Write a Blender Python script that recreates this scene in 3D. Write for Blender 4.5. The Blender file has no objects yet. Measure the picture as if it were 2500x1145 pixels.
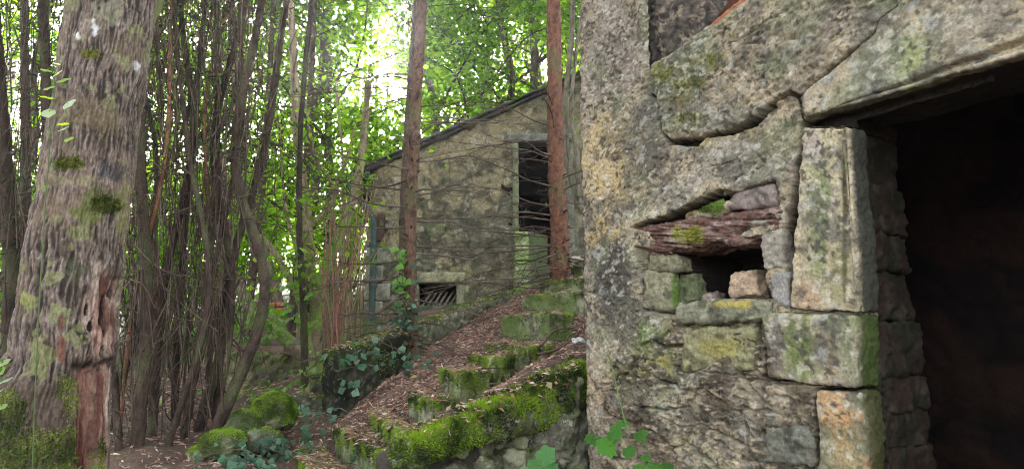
import bpy, math, random
import numpy as np
from mathutils import Vector

# ---------------------------------------------------------------- camera, sky, sun, exposure
sc = bpy.context.scene
FPX, CXP, CYP, PITCH = 1600.0, 1250.0, 572.5, math.atan(277.5 / 1600.0)
CAM = np.array([0.0, 0.0, 1.2])
cd = bpy.data.cameras.new('camera'); cam = bpy.data.objects.new('camera', cd)
sc.collection.objects.link(cam); sc.camera = cam
cd.sensor_width = 36.0; cd.sensor_fit = 'HORIZONTAL'; cd.lens = 36.0 * FPX / 2500.0
cd.clip_start = 0.05; cd.clip_end = 2000
cam.location = CAM; cam.rotation_euler = (math.pi / 2 + PITCH, 0, 0)

SUN_DIR = np.array([-0.203, 0.9514, 0.366]); SUN_DIR /= np.linalg.norm(SUN_DIR)
SUN_EL = math.asin(SUN_DIR[2]); SUN_AZ = math.atan2(SUN_DIR[0], SUN_DIR[1])
world = bpy.data.worlds.new('World'); sc.world = world; world.use_nodes = True
wt = world.node_tree; wt.nodes.clear()
wo = wt.nodes.new('ShaderNodeOutputWorld'); bg = wt.nodes.new('ShaderNodeBackground')
sky = wt.nodes.new('ShaderNodeTexSky'); sky.sky_type = 'NISHITA'; sky.sun_disc = False
sky.sun_elevation = SUN_EL; sky.sun_rotation = SUN_AZ; sky.dust_density = 3.0; sky.air_density = 1.0
hs = wt.nodes.new('ShaderNodeHueSaturation'); hs.inputs['Saturation'].default_value = 0.2
wt.links.new(sky.outputs[0], hs.inputs['Color']); wt.links.new(hs.outputs[0], bg.inputs[0])
bg.inputs[1].default_value = 0.15
wt.links.new(bg.outputs[0], wo.inputs[0])
sl = bpy.data.lights.new('sun', 'SUN'); so = bpy.data.objects.new('sun', sl); sc.collection.objects.link(so)
sl.energy = 5.0; sl.angle = math.radians(0.5); sl.color = (1.0, 0.95, 0.86)
so.rotation_euler = Vector(SUN_DIR.tolist()).to_track_quat('Z', 'Y').to_euler(); so.location = (-2, 8, 12)
sc.view_settings.view_transform = 'Standard'; sc.view_settings.look = 'None'
sc.view_settings.gamma = 1.0; sc.view_settings.exposure = 2.8
sc.render.engine = 'CYCLES'
cy = sc.cycles; cy.max_bounces = 7; cy.diffuse_bounces = 4; cy.glossy_bounces = 2; cy.transmission_bounces = 5
cy.sample_clamp_indirect = 6.0; cy.use_denoising = True; cy.filter_width = 1.1; cy.use_adaptive_sampling = False

# ---------------------------------------------------------------- pixels of a 2500x1145 view -> points
cp, sp = math.cos(PITCH), math.sin(PITCH)
def ray(px, py):
    tx = (px - CXP) / FPX; ty = (CYP - py) / FPX
    return np.array([tx, cp - ty * sp, sp + ty * cp])
def at(px, py, Y):
    d = ray(px, py); return CAM + d * (Y / d[1])
def at_z(px, py, z):
    d = ray(px, py); return CAM + d * ((z - CAM[2]) / d[2])

# ---------------------------------------------------------------- noise in numpy
_r = np.random.RandomState(7)
_PERM = np.concatenate([_r.permutation(256)] * 3)
_G = _r.normal(size=(256, 3)); _G /= np.linalg.norm(_G, axis=1)[:, None]
def noise3(p, seed=0):
    p = np.asarray(p, float) + seed * 17.137
    i = np.floor(p).astype(int); f = p - i; i &= 255
    w = f * f * f * (f * (f * 6 - 15) + 10)
    out = 0
    for dx in (0, 1):
        wx = w[:, 0] if dx else 1 - w[:, 0]
        for dy in (0, 1):
            wy = w[:, 1] if dy else 1 - w[:, 1]
            for dz in (0, 1):
                wz = w[:, 2] if dz else 1 - w[:, 2]
                g = _G[_PERM[_PERM[_PERM[(i[:, 0] + dx) & 255] + ((i[:, 1] + dy) & 255)] + ((i[:, 2] + dz) & 255)]]
                out = out + wx * wy * wz * (g[:, 0] * (f[:, 0] - dx) + g[:, 1] * (f[:, 1] - dy) + g[:, 2] * (f[:, 2] - dz))
    return out * 1.5
def fbm(p, scale, oct=4, seed=0, gain=0.5, stretch=(1, 1, 1)):
    p = np.asarray(p, float) * np.array(stretch) * scale
    a, s, out = 1.0, 1.0, 0
    for k in range(oct):
        out = out + a * noise3(p * s, seed + k * 3.1); a *= gain; s *= 2.03
    return out
def ridged(p, scale, oct=3, seed=0, stretch=(1, 1, 1)):
    p = np.asarray(p, float) * np.array(stretch) * scale
    a, s, out = 1.0, 1.0, 0
    for k in range(oct):
        out = out + a * (1 - 2 * np.abs(noise3(p * s, seed + k * 5.7))); a *= 0.5; s *= 2.1
    return out / 1.75
def sstep(x, a, b):
    t = np.clip((x - a) / (b - a), 0, 1); return t * t * (3 - 2 * t)
def worley(u, v, su, sv, seed=0, jit=0.8):
    """running-bond jittered cells: distance to border in metres, cell id"""
    rng = np.random.RandomState(seed); T = rng.rand(64, 64, 2)
    gu, gv = u / su, v / sv
    jv = np.floor(gv).astype(int)
    best = np.full(u.shape, 1e9); sec = best.copy(); bid = np.zeros(u.shape, int)
    for dj in (-1, 0, 1):
        J = jv + dj; off = (J % 2) * 0.5; iu = np.floor(gu - off).astype(int)
        for di in (-1, 0, 1):
            I = iu + di; t = T[I % 64, J % 64]
            cu = (I + off + 0.5 + (t[..., 0] - .5) * jit) * su; cv = (J + 0.5 + (t[..., 1] - .5) * jit * .6) * sv
            d = np.sqrt(((u - cu) / su) ** 2 * (su / sv) ** 1.0 + ((v - cv) / sv) ** 2) * sv
            m = d < best
            sec = np.where(m, best, np.minimum(sec, d)); bid = np.where(m, (I % 64) * 64 + (J % 64), bid); best = np.where(m, d, best)
    return sec - best, bid
def seg_dist(u, v, pts):
    """distance to a polyline and the position along it (0..1)"""
    best = np.full(u.shape, 1e9); tt = np.zeros(u.shape); n = len(pts) - 1
    for k in range(n):
        a = np.array(pts[k]); b = np.array(pts[k + 1]); ab = b - a; L = ab @ ab + 1e-12
        t = np.clip(((u - a[0]) * ab[0] + (v - a[1]) * ab[1]) / L, 0, 1)
        d = np.hypot(u - a[0] - t * ab[0], v - a[1] - t * ab[1])
        m = d < best; best = np.where(m, d, best); tt = np.where(m, (k + t) / n, tt)
    return best, tt
def poly_sd(u, v, poly):
    """signed distance to a polygon, positive inside"""
    P = list(poly) + [poly[0]]
    d, _ = seg_dist(u, v, P); ins = np.zeros(u.shape, bool)
    for (x0, y0), (x1, y1) in zip(P[:-1], P[1:]):
        c = ((y0 > v) != (y1 > v)) & (u < (x1 - x0) * (v - y0) / ((y1 - y0) + 1e-12) + x0); ins ^= c
    return np.where(ins, d, -d)

# ---------------------------------------------------------------- meshes, things and parts
COL = sc.collection
def mesh_data(name, V, F, mat, col=None, smooth=True):
    V = np.asarray(V, float); F = np.asarray(F, int); k = F.shape[1]
    me = bpy.data.meshes.new(name)
    me.vertices.add(len(V)); me.vertices.foreach_set('co', V.ravel())
    me.loops.add(F.size); me.loops.foreach_set('vertex_index', F.ravel().astype(np.int32))
    me.polygons.add(len(F)); me.polygons.foreach_set('loop_start', np.arange(0, F.size, k, dtype=np.int32))
    me.polygons.foreach_set('loop_total', np.full(len(F), k, dtype=np.int32))
    me.polygons.foreach_set('use_smooth', np.full(len(F), smooth))
    me.update(calc_edges=True)
    if col is not None:
        a = me.color_attributes.new('Col', 'FLOAT_COLOR', 'POINT')
        c = np.ones((len(V), 4)); c[:, :3] = np.clip(col, 0, 1); a.data.foreach_set('color', c.ravel())
    me.materials.append(mat)
    return me
def tag(o, label=None, cat=None, group=None, kind=None):
    if label: o['label'] = label
    if cat: o['category'] = cat
    if group: o['group'] = group
    if kind: o['kind'] = kind
    return o
def single(name, V, F, mat, col=None, base=None, label=None, cat=None, group=None, kind=None, smooth=True):
    V = np.asarray(V, float)
    b = np.zeros(3) if base is None else np.asarray(base, float)
    o = bpy.data.objects.new(name, mesh_data(name, V - b, F, mat, col, smooth)); o.location = b
    COL.objects.link(o); return tag(o, label, cat, group, kind)
class Thing:
    def __init__(s, name, label, cat, base, group=None):
        s.o = bpy.data.objects.new(name, None); s.o.empty_display_size = .1; s.b = np.asarray(base, float); s.o.location = s.b
        COL.objects.link(s.o); tag(s.o, label, cat, group)
    def add(s, name, V, F, mat, col=None, parent=None, smooth=True, label=None, kind=None):
        o = bpy.data.objects.new(name, mesh_data(name, np.asarray(V, float) - s.b, F, mat, col, smooth))
        COL.objects.link(o); o.parent = parent or s.o; return tag(o, label, kind=kind)
def copy_tree(o, parent=None):
    c = o.copy(); COL.objects.link(c); c.parent = parent
    for ch in list(o.children): copy_tree(ch, c)
    return c
def join(parts):
    """parts: list of (V, F[, C]) -> one"""
    Vs, Fs, Cs, n = [], [], [], 0
    for p in parts:
        Vs.append(p[0]); Fs.append(np.asarray(p[1]) + n); n += len(p[0])
        if len(p) > 2: Cs.append(p[2])
    return (np.concatenate(Vs), np.concatenate(Fs)) + ((np.concatenate(Cs),) if Cs else ())
def tube(pts, rad, sides=6, cap=False):
    pts = np.asarray(pts, float); n = len(pts); rad = np.broadcast_to(np.asarray(rad, float), (n,))
    t = np.gradient(pts, axis=0); t /= np.linalg.norm(t, axis=1)[:, None] + 1e-9
    ref = np.array([0.3, 0.9, 0.1]) if abs(t[0, 2]) > .7 else np.array([0, 0, 1.0])
    a = np.cross(t, ref); a /= np.linalg.norm(a, axis=1)[:, None] + 1e-9; b = np.cross(t, a)
    th = np.arange(sides) * 2 * math.pi / sides
    V = pts[:, None] + rad[:, None, None] * (np.cos(th)[None, :, None] * a[:, None] + np.sin(th)[None, :, None] * b[:, None])
    V = V.reshape(-1, 3); i = np.arange(n - 1)[:, None] * sides; j = np.arange(sides)[None]; j2 = (j + 1) % sides
    F = np.stack([i + j, i + j2, i + sides + j2, i + sides + j], -1).reshape(-1, 4)
    if cap:
        V = np.vstack([V, pts[-1:]]); c = len(V) - 1; s0 = (n - 1) * sides
        F = np.vstack([F, [[s0 + k, s0 + (k + 1) % sides, c, c] for k in range(0)] or np.zeros((0, 4), int)])
    return V, F
def spline(pts, n):
    """Catmull-Rom through the points"""
    P = np.asarray(pts, float); P = np.vstack([2 * P[0] - P[1], P, 2 * P[-1] - P[-2]]); m = len(P) - 3
    t = np.linspace(0, m - 1e-6, n); k = t.astype(int); f = (t - k)[:, None]
    a, b, c, d = P[k], P[k + 1], P[k + 2], P[k + 3]
    return .5 * (2 * b + (c - a) * f + (2 * a - 5 * b + 4 * c - d) * f ** 2 + (3 * b - a - 3 * c + d) * f ** 3)
def box_grid(nx, ny, nz):
    """surface of the unit cube as a welded grid"""
    ids = {}; V = []; F = []
    def vid(a, b, c):
        k = (a, b, c)
        if k not in ids: ids[k] = len(V); V.append((a / nx, b / ny, c / nz))
        return ids[k]
    for a in range(nx):
        for b in range(ny):
            F.append((vid(a, b, 0), vid(a, b + 1, 0), vid(a + 1, b + 1, 0), vid(a + 1, b, 0)))
            F.append((vid(a, b, nz), vid(a + 1, b, nz), vid(a + 1, b + 1, nz), vid(a, b + 1, nz)))
    for a in range(nx):
        for c in range(nz):
            F.append((vid(a, 0, c), vid(a + 1, 0, c), vid(a + 1, 0, c + 1), vid(a, 0, c + 1)))
            F.append((vid(a, ny, c), vid(a, ny, c + 1), vid(a + 1, ny, c + 1), vid(a + 1, ny, c)))
    for b in range(ny):
        for c in range(nz):
            F.append((vid(0, b, c), vid(0, b, c + 1), vid(0, b + 1, c + 1), vid(0, b + 1, c)))
            F.append((vid(nx, b, c), vid(nx, b + 1, c), vid(nx, b + 1, c + 1), vid(nx, b, c + 1)))
    return np.array(V), np.array(F)
_bg = {}
def normals(V, F):
    fn = np.cross(V[F[:, 2]] - V[F[:, 0]], V[F[:, 3 if F.shape[1] > 3 else 1]] - V[F[:, 1 if F.shape[1] > 3 else 0]])
    N = np.zeros_like(V)
    for k in range(F.shape[1]): np.add.at(N, F[:, k], fn)
    return N / (np.linalg.norm(N, axis=1)[:, None] + 1e-12)
def block(c8, res=0.02, r=0.02, amp=0.008, fine=0.003, seed=0, scale=6.0, disp=None):
    """rough stone: c8 = corners (x0y0z0, x1y0z0, x1y1z0, x0y1z0, then z1), trilinear, rounded, displaced"""
    c8 = np.asarray(c8, float)
    sx = np.linalg.norm(c8[1] - c8[0]); sy = np.linalg.norm(c8[3] - c8[0]); sz = np.linalg.norm(c8[4] - c8[0])
    k = tuple(int(np.clip(round(s / res), 2, 260)) for s in (sx, sy, sz))
    if k not in _bg: _bg[k] = box_grid(*k)
    P, F = _bg[k]; P = P.copy()
    size = np.array([sx, sy, sz]); h = size / 2; q = (P - .5) * size
    rr = min(r, h.min() * .9); inner = np.clip(q, -(h - rr), h - rr); dl = q - inner
    L = np.linalg.norm(dl, axis=1)[:, None]
    q = np.where(L > 1e-9, inner + dl / (L + 1e-12) * np.minimum(L, rr), q)
    t = q / size + .5; a, b, c = t[:, :1], t[:, 1:2], t[:, 2:]
    V = ((1 - a) * (1 - b) * (1 - c) * c8[0] + a * (1 - b) * (1 - c) * c8[1] + a * b * (1 - c) * c8[2] + (1 - a) * b * (1 - c) * c8[3]
         + (1 - a) * (1 - b) * c * c8[4] + a * (1 - b) * c * c8[5] + a * b * c * c8[6] + (1 - a) * b * c * c8[7])
    N = normals(V, F)
    if (N * (V - V.mean(0))).sum() < 0: N = -N; F = F[:, ::-1]
    d = amp * fbm(V, scale, 4, seed) * 1.5 + fine * fbm(V, 45, 3, seed + 9) * 1.5
    if disp is not None: d = d + disp(V, N, t)
    V = V + N * d[:, None]
    return V, F, t
def mix(c, col, m):
    m = np.clip(m, 0, 1)[:, None]; return c * (1 - m) + np.asarray(col, float) * m
def leaf_cards(P, D, L, W, rng, fold=0.25):
    """a diamond leaf of 4 points at each P, pointing along D"""
    n = len(P); D = D / (np.linalg.norm(D, axis=1)[:, None] + 1e-9)
    s = np.cross(D, rng.normal(size=(n, 3))); s /= np.linalg.norm(s, axis=1)[:, None] + 1e-9
    nn = np.cross(D, s); L = np.broadcast_to(L, (n,))[:, None]; W = np.broadcast_to(W, (n,))[:, None]
    mid = P + D * L * .45 + nn * L * fold * .3
    V = np.stack([P, mid + s * W * .5, P + D * L, mid - s * W * .5], 1).reshape(-1, 3)
    return V, np.arange(4 * n).reshape(-1, 4)
def moss_on(V, F, mask, n, seed, size=0.013, cols=((.05, .10, .012), (.17, .27, .03))):
    """short moss blades standing on the faces where mask (per face) is high"""
    rng = np.random.RandomState(seed)
    a = np.linalg.norm(np.cross(V[F[:, 2]] - V[F[:, 0]], V[F[:, 3]] - V[F[:, 1]]), axis=1) * np.clip(mask, 0, None)
    if a.sum() <= 0: return None
    fi = rng.choice(len(F), n, p=a / a.sum()); w = rng.dirichlet((1, 1, 1, 1), n)
    P = (V[F[fi]] * w[..., None]).sum(1); N = normals(V, F)[F[fi, 0]]
    D = N + rng.normal(size=(n, 3)) * .55 + np.array([0, 0, .35])
    L = size * (.5 + rng.rand(n)); VV, FF = leaf_cards(P - N * .003, D, L, L * .35, rng)
    t = np.clip(.45 + fbm(P, 7, 4, seed) * 1.5 + rng.normal(size=n) * .18, 0, 1)[:, None]
    C = np.array(cols[0]) * (1 - t) + np.array(cols[1]) * t
    return VV, FF, np.repeat(C, 4, 0)
def face_of(F, per_vert): return per_vert[F].mean(1)

# ---------------------------------------------------------------- materials
def base_mat(name, rough=0.9):
    m = bpy.data.materials.new(name); m.use_nodes = True; nt = m.node_tree
    b = nt.nodes['Principled BSDF']; b.inputs['Roughness'].default_value = rough
    b.inputs['Specular IOR Level'].default_value = 0.25
    return m, nt, b
def grainy(name, color=None, rough=0.9, lo=.6, hi=1.35, scale=90, bump=.5, dist=.004, scale2=14, lo2=.8, hi2=1.2, stretch=None, spec=None):
    """colour attribute (or one colour) x two noises, with bump"""
    m, nt, b = base_mat(name, rough); N, L = nt.nodes, nt.links
    tc = N.new('ShaderNodeTexCoord'); src = tc.outputs['Object']
    if stretch:
        mp = N.new('ShaderNodeMapping'); mp.inputs['Scale'].default_value = stretch; L.new(src, mp.inputs[0]); src = mp.outputs[0]
    def nz(s, d):
        n = N.new('ShaderNodeTexNoise'); n.inputs['Scale'].default_value = s; n.inputs['Detail'].default_value = d; n.inputs['Roughness'].default_value = .65
        L.new(src, n.inputs['Vector']); return n
    n1, n2 = nz(scale, 5), nz(scale2, 4)
    def rmp(n, a, c):
        r = N.new('ShaderNodeMapRange'); r.inputs['From Min'].default_value = .3; r.inputs['From Max'].default_value = .7
        r.inputs['To Min'].default_value = a; r.inputs['To Max'].default_value = c; L.new(n.outputs['Fac'], r.inputs['Value']); return r
    r1, r2 = rmp(n1, lo, hi), rmp(n2, lo2, hi2)
    mu = N.new('ShaderNodeMath'); mu.operation = 'MULTIPLY'; L.new(r1.outputs[0], mu.inputs[0]); L.new(r2.outputs[0], mu.inputs[1])
    vm = N.new('ShaderNodeVectorMath'); vm.operation = 'SCALE'; L.new(mu.outputs[0], vm.inputs['Scale'])
    if color is None:
        at_ = N.new('ShaderNodeAttribute'); at_.attribute_name = 'Col'; L.new(at_.outputs['Color'], vm.inputs[0])
    else: vm.inputs[0].default_value = color
    L.new(vm.outputs[0], b.inputs['Base Color'])
    bp = N.new('ShaderNodeBump'); bp.inputs['Strength'].default_value = bump; bp.inputs['Distance'].default_value = dist
    L.new(n1.outputs['Fac'], bp.inputs['Height']); L.new(bp.outputs[0], b.inputs['Normal'])
    if spec is not None: b.inputs['Specular IOR Level'].default_value = spec
    return m
def leafy(name, trans=0.5, tcol=(1.6, 1.5, .7), rough=.5, gain=1.0):
    """colour attribute; light passes through"""
    m = bpy.data.materials.new(name); m.use_nodes = True; nt = m.node_tree; N, L = nt.nodes, nt.links; N.clear()
    out = N.new('ShaderNodeOutputMaterial'); at_ = N.new('ShaderNodeAttribute'); at_.attribute_name = 'Col'
    df = N.new('ShaderNodeBsdfPrincipled'); df.inputs['Roughness'].default_value = rough; df.inputs['Specular IOR Level'].default_value = .3
    tr = N.new('ShaderNodeBsdfTranslucent'); mx = N.new('ShaderNodeMixShader'); mx.inputs[0].default_value = trans
    vm = N.new('ShaderNodeVectorMath'); vm.operation = 'MULTIPLY'; vm.inputs[1].default_value = tcol
    L.new(at_.outputs['Color'], vm.inputs[0]); L.new(vm.outputs[0], tr.inputs['Color']); L.new(at_.outputs['Color'], df.inputs['Base Color'])
    L.new(df.outputs[0], mx.inputs[1]); L.new(tr.outputs[0], mx.inputs[2]); L.new(mx.outputs[0], out.inputs[0])
    return m
M_STONE = grainy('weathered_stone', scale=110, bump=.7, dist=.004)
M_FARSTONE = grainy('old_render', scale=40, bump=.8, dist=.01, scale2=6)
M_BARK = grainy('bark', scale=110, bump=.9, dist=.004, stretch=(1, 1, .55), lo=.5, hi=1.45)
M_WOOD = grainy('rotten_wood', scale=60, bump=.8, dist=.004, lo=.5, hi=1.5)
M_MOSS = leafy('moss', .35, (1.3, 1.3, .8), .9)
M_LITTER = leafy('dead_leaves', .15, (1.1, .9, .7), .8)
M_SOIL = grainy('soil', scale=60, bump=.8, dist=.01)
M_LEAF = leafy('green_leaf', .62, (2.3, 1.9, .6))
M_NEEDLE = leafy('conifer_needles', .3, (1.2, 1.2, .8), .7)
M_TWIG = grainy('twig', scale=30, bump=.2, lo=.7, hi=1.2)
M_DARK = grainy('interior_shade', (.014, .010, .009), scale=20, bump=.6, dist=.02, scale2=3, lo2=.4, hi2=1.6, rough=1.0)  # near-black colour stands in for the shade inside the rooms
M_METAL = grainy('painted_metal', (.035, .06, .05), rough=.6, scale=30, bump=.2, lo=.7)
M_WEB = leafy('cobweb', .5, (1, 1, 1), .9)
M_IVY = leafy('ivy_leaf', .3, (1.4, 1.4, .8), .35)

# ================================================================ the near ruined building (right)
DU = np.array([0.550, -0.835, 0.0]); DU /= np.linalg.norm(DU); NO = np.array([DU[1], -DU[0], 0.0])
WD = 2.1
def _wp(px, py):
    r = ray(px, py); s = WD / -(r @ NO); return CAM + r * s
OC = _wp(1425, 850); OC[2] = 0
def PX(*pts): return [(float((_wp(x, y) - OC) @ DU), float(_wp(x, y)[2])) for x, y in pts]
def UVH(u, v, h):
    u, v, h = np.broadcast_arrays(u, v, h)
    return OC + u[..., None] * DU + np.stack([0 * v, 0 * v, v], -1) + h[..., None] * NO
def to_px(V):
    d = V - CAM; f = d[:, 1] * cp + d[:, 2] * sp; up = -d[:, 1] * sp + d[:, 2] * cp
    return CXP + FPX * d[:, 0] / f, CYP - FPX * up / f
def pix_of(u, v):  return to_px(UVH(u, v, np.zeros(1)).reshape(-1, 3))
def uvh_of(V):
    d = V - OC; return d @ DU, V[:, 2], d @ NO

TAN = (.34, .285, .195); GREY = (.24, .22, .175); DK = (.045, .042, .036); OCHRE = (.40, .30, .15); GRN = (.11, .15, .05); YMOSS = (.22, .25, .03)
# stains and growth on the wall: centre and radii given where they sit on the wall face
BLOBS = [(1500, 120, 90, 150, (.24, .205, .17), .8), (1500, 400, 90, 130, (.47, .36, .18), .8), (1470, 560, 50, 60, (.40, .30, .14), .8),
 (1590, 390, 42, 55, DK, .75), (1560, 470, 60, 60, (.09, .085, .07), .5), (1490, 690, 75, 110, (.07, .066, .055), .95), (1540, 780, 70, 70, (.08, .08, .06), .7), (1470, 630, 50, 40, DK, .6),
 (1440, 760, 20, 160, (.35, .3, .22), .6), (1455, 930, 40, 90, (.36, .28, .19), .8), (1450, 1080, 45, 80, (.2, .17, .13), .6),
 (1660, 200, 70, 38, YMOSS, .9), (1720, 150, 70, 35, (.2, .2, .05), .8), (1690, 292, 48, 24, YMOSS, 1.0), (1620, 190, 50, 40, (.16, .2, .04), .7), (1650, 240, 45, 26, (.3, .25, .05), .8), (1800, 60, 90, 40, (.2, .19, .1), .6),
 (1610, 270, 50, 70, (.2, .22, .15), .8), (1780, 290, 120, 40, (.25, .245, .2), .7), (1900, 130, 130, 90, (.21, .18, .13), .7), (1840, 330, 60, 20, (.28, .23, .09), .6), (1720, 355, 40, 16, (.3, .25, .06), .6),
 (1800, 400, 130, 60, (.28, .255, .21), .7), (1640, 480, 50, 60, (.2, .19, .15), .5), (1880, 420, 60, 60, (.26, .22, .18), .7),
 (1600, 830, 60, 60, (.15, .19, .06), .8), (1590, 810, 30, 30, (.13, .2, .05), .6), (1750, 830, 80, 55, (.25, .24, .08), .8), (1620, 930, 120, 50, (.12, .13, .08), .6),
 (1530, 900, 60, 40, (.2, .2, .09), .6), (1650, 1020, 110, 50, (.06, .055, .045), .6), (1800, 1000, 100, 60, (.10, .09, .07), .5), (1760, 950, 40, 50, (.27, .19, .13), .6), (1900, 1000, 50, 60, (.2, .18, .14), .4),
 (1700, 1120, 80, 30, (.3, .27, .2), .5), (1880, 1080, 80, 50, (.13, .13, .10), .6), (1600, 760, 30, 60, (.3, .26, .2), .5), (1560, 620, 30, 40, (.24, .25, .17), .6)]
def paint(V, base, blobs=BLOBS, spread=1.0):
    px, py = to_px(V); n = fbm(V, 7, 4, 31); n2 = fbm(V, 28, 3, 41)
    C = np.ones((len(V), 3)) * np.asarray(base, float)
    C = mix(C, (.40, .33, .21), sstep(fbm(V, 5, 3, 11), .1, .6) * .5)
    C = mix(C, (.15, .135, .11), sstep(fbm(V, 6, 4, 12), .15, .6) * .6)
    for k, (x, y, rx, ry, c, s) in enumerate(blobs):
        d = np.hypot((px - x) / rx, (py - y) / ry) + n * .45 + n2 * .25
        C = mix(C, c, (1 - sstep(d, .55, 1.15)) * s)
    C = mix(C, (.05, .046, .04), sstep(fbm(V, 40, 3, 13) + n * .5, .2, .5) * .8)
    C = mix(C, (.10, .09, .075), sstep(fbm(V, 11, 5, 16) + n * .3, .05, .5) * .65); C = mix(C, (.11, .105, .085), sstep(fbm(V, 2.6, 5, 19, stretch=(1, 1, .5)), .08, .4) * .65); C = mix(C, (.17, .19, .11), sstep(fbm(V, 3.5, 5, 20), .1, .45) * .5)
    C = mix(C, (.48, .44, .36), sstep(fbm(V, 33, 3, 14) - n * .5, .35, .6) * .6)
    C = mix(C, (.36, .37, .33), sstep(fbm(V, 16, 3, 15), .4, .62) * .5)
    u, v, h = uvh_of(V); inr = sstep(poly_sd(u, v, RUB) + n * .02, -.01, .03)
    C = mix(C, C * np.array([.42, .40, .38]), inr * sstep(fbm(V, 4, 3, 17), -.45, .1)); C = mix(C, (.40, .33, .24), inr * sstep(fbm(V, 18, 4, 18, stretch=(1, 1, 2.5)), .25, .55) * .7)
    C = mix(C, (.02, .018, .016), inr * sstep(-h, .035, .07) * .85)  # near-black with depth: shade of the rubble crevices painted in
    C = mix(C, (.016, .013, .012), sstep(-h, .032, .06) * (1 - inr) * (v < 2.9) * .95)  # cracks and niche darkened by depth, their shade put into the colour
    return C

CR1 = PX((2260, -60), (2190, 15), (2150, 48), (2140, 78), (2085, 125), (2040, 165), (1975, 215), (1955, 240), (1962, 290), (1955, 305))
CR2 = PX((1955, 240), (1935, 232), (1900, 250), (1860, 285), (1840, 300), (1790, 320), (1740, 330), (1722, 332), (1700, 346), (1630, 346), (1615, 325), (1610, 250), (1590, 230))
CR3 = PX((1958, 300), (1955, 370), (1940, 410), (1935, 470), (1925, 500), (1912, 560), (1916, 620), (1925, 700), (1925, 755))
THIN = [PX((1690, 350), (1688, 400), (1672, 440)), PX((1735, 408), (1770, 400), (1798, 388)), PX((1800, 390), (1808, 425), (1790, 440)), PX((1850, 380), (1862, 400), (1845, 415)),
        PX((1780, 110), (1830, 90), (1880, 60), (1930, 30)), PX((1860, 108), (1820, 112)), PX((2185, 18), (2225, -30)), PX((1575, 600), (1572, 690)), PX((1860, 920), (1700, 905), (1580, 880)), PX((1845, 770), (1850, 850), (1862, 925))]
NICHE = PX((1640, 612), (1862, 575), (1872, 600), (1868, 690), (1882, 728), (1650, 728), (1640, 640))
GAP = PX((1548, 556), (1640, 520), (1700, 492), (1760, 462), (1800, 470), (1890, 440), (1900, 515), (1760, 540), (1600, 570))
RUB = PX((1475, 960), (1500, 885), (1560, 850), (1640, 790), (1650, 765), (1860, 760), (1905, 915), (1990, 945), (2000, 1400), (1460, 1400))
LSH = CR1 + PX((2040, 305), (3000, 20), (3000, -400), (2330, -160))
BLK = [LSH, PX((1927, 757), (2200, 768), (2200, 304), (1962, 309), (1955, 370), (1940, 415), (1936, 470), (1922, 510), (1912, 560), (1917, 620)), PX((1868, 926), (2200, 960), (2200, 765), (1858, 764)), PX((1992, 1400), (2200, 1400), (2200, 950), (1984, 946))]
DETACH = PX((1560, 600), (1640, 620), (1720, 620), (1720, 760), (1640, 770), (1570, 760))
SLOPE = PX((1560, 175), (1590, 150), (1735, 60), (1815, 0), (1900, -62))
UPIL = PX((1590, 150))[0][0]
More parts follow.
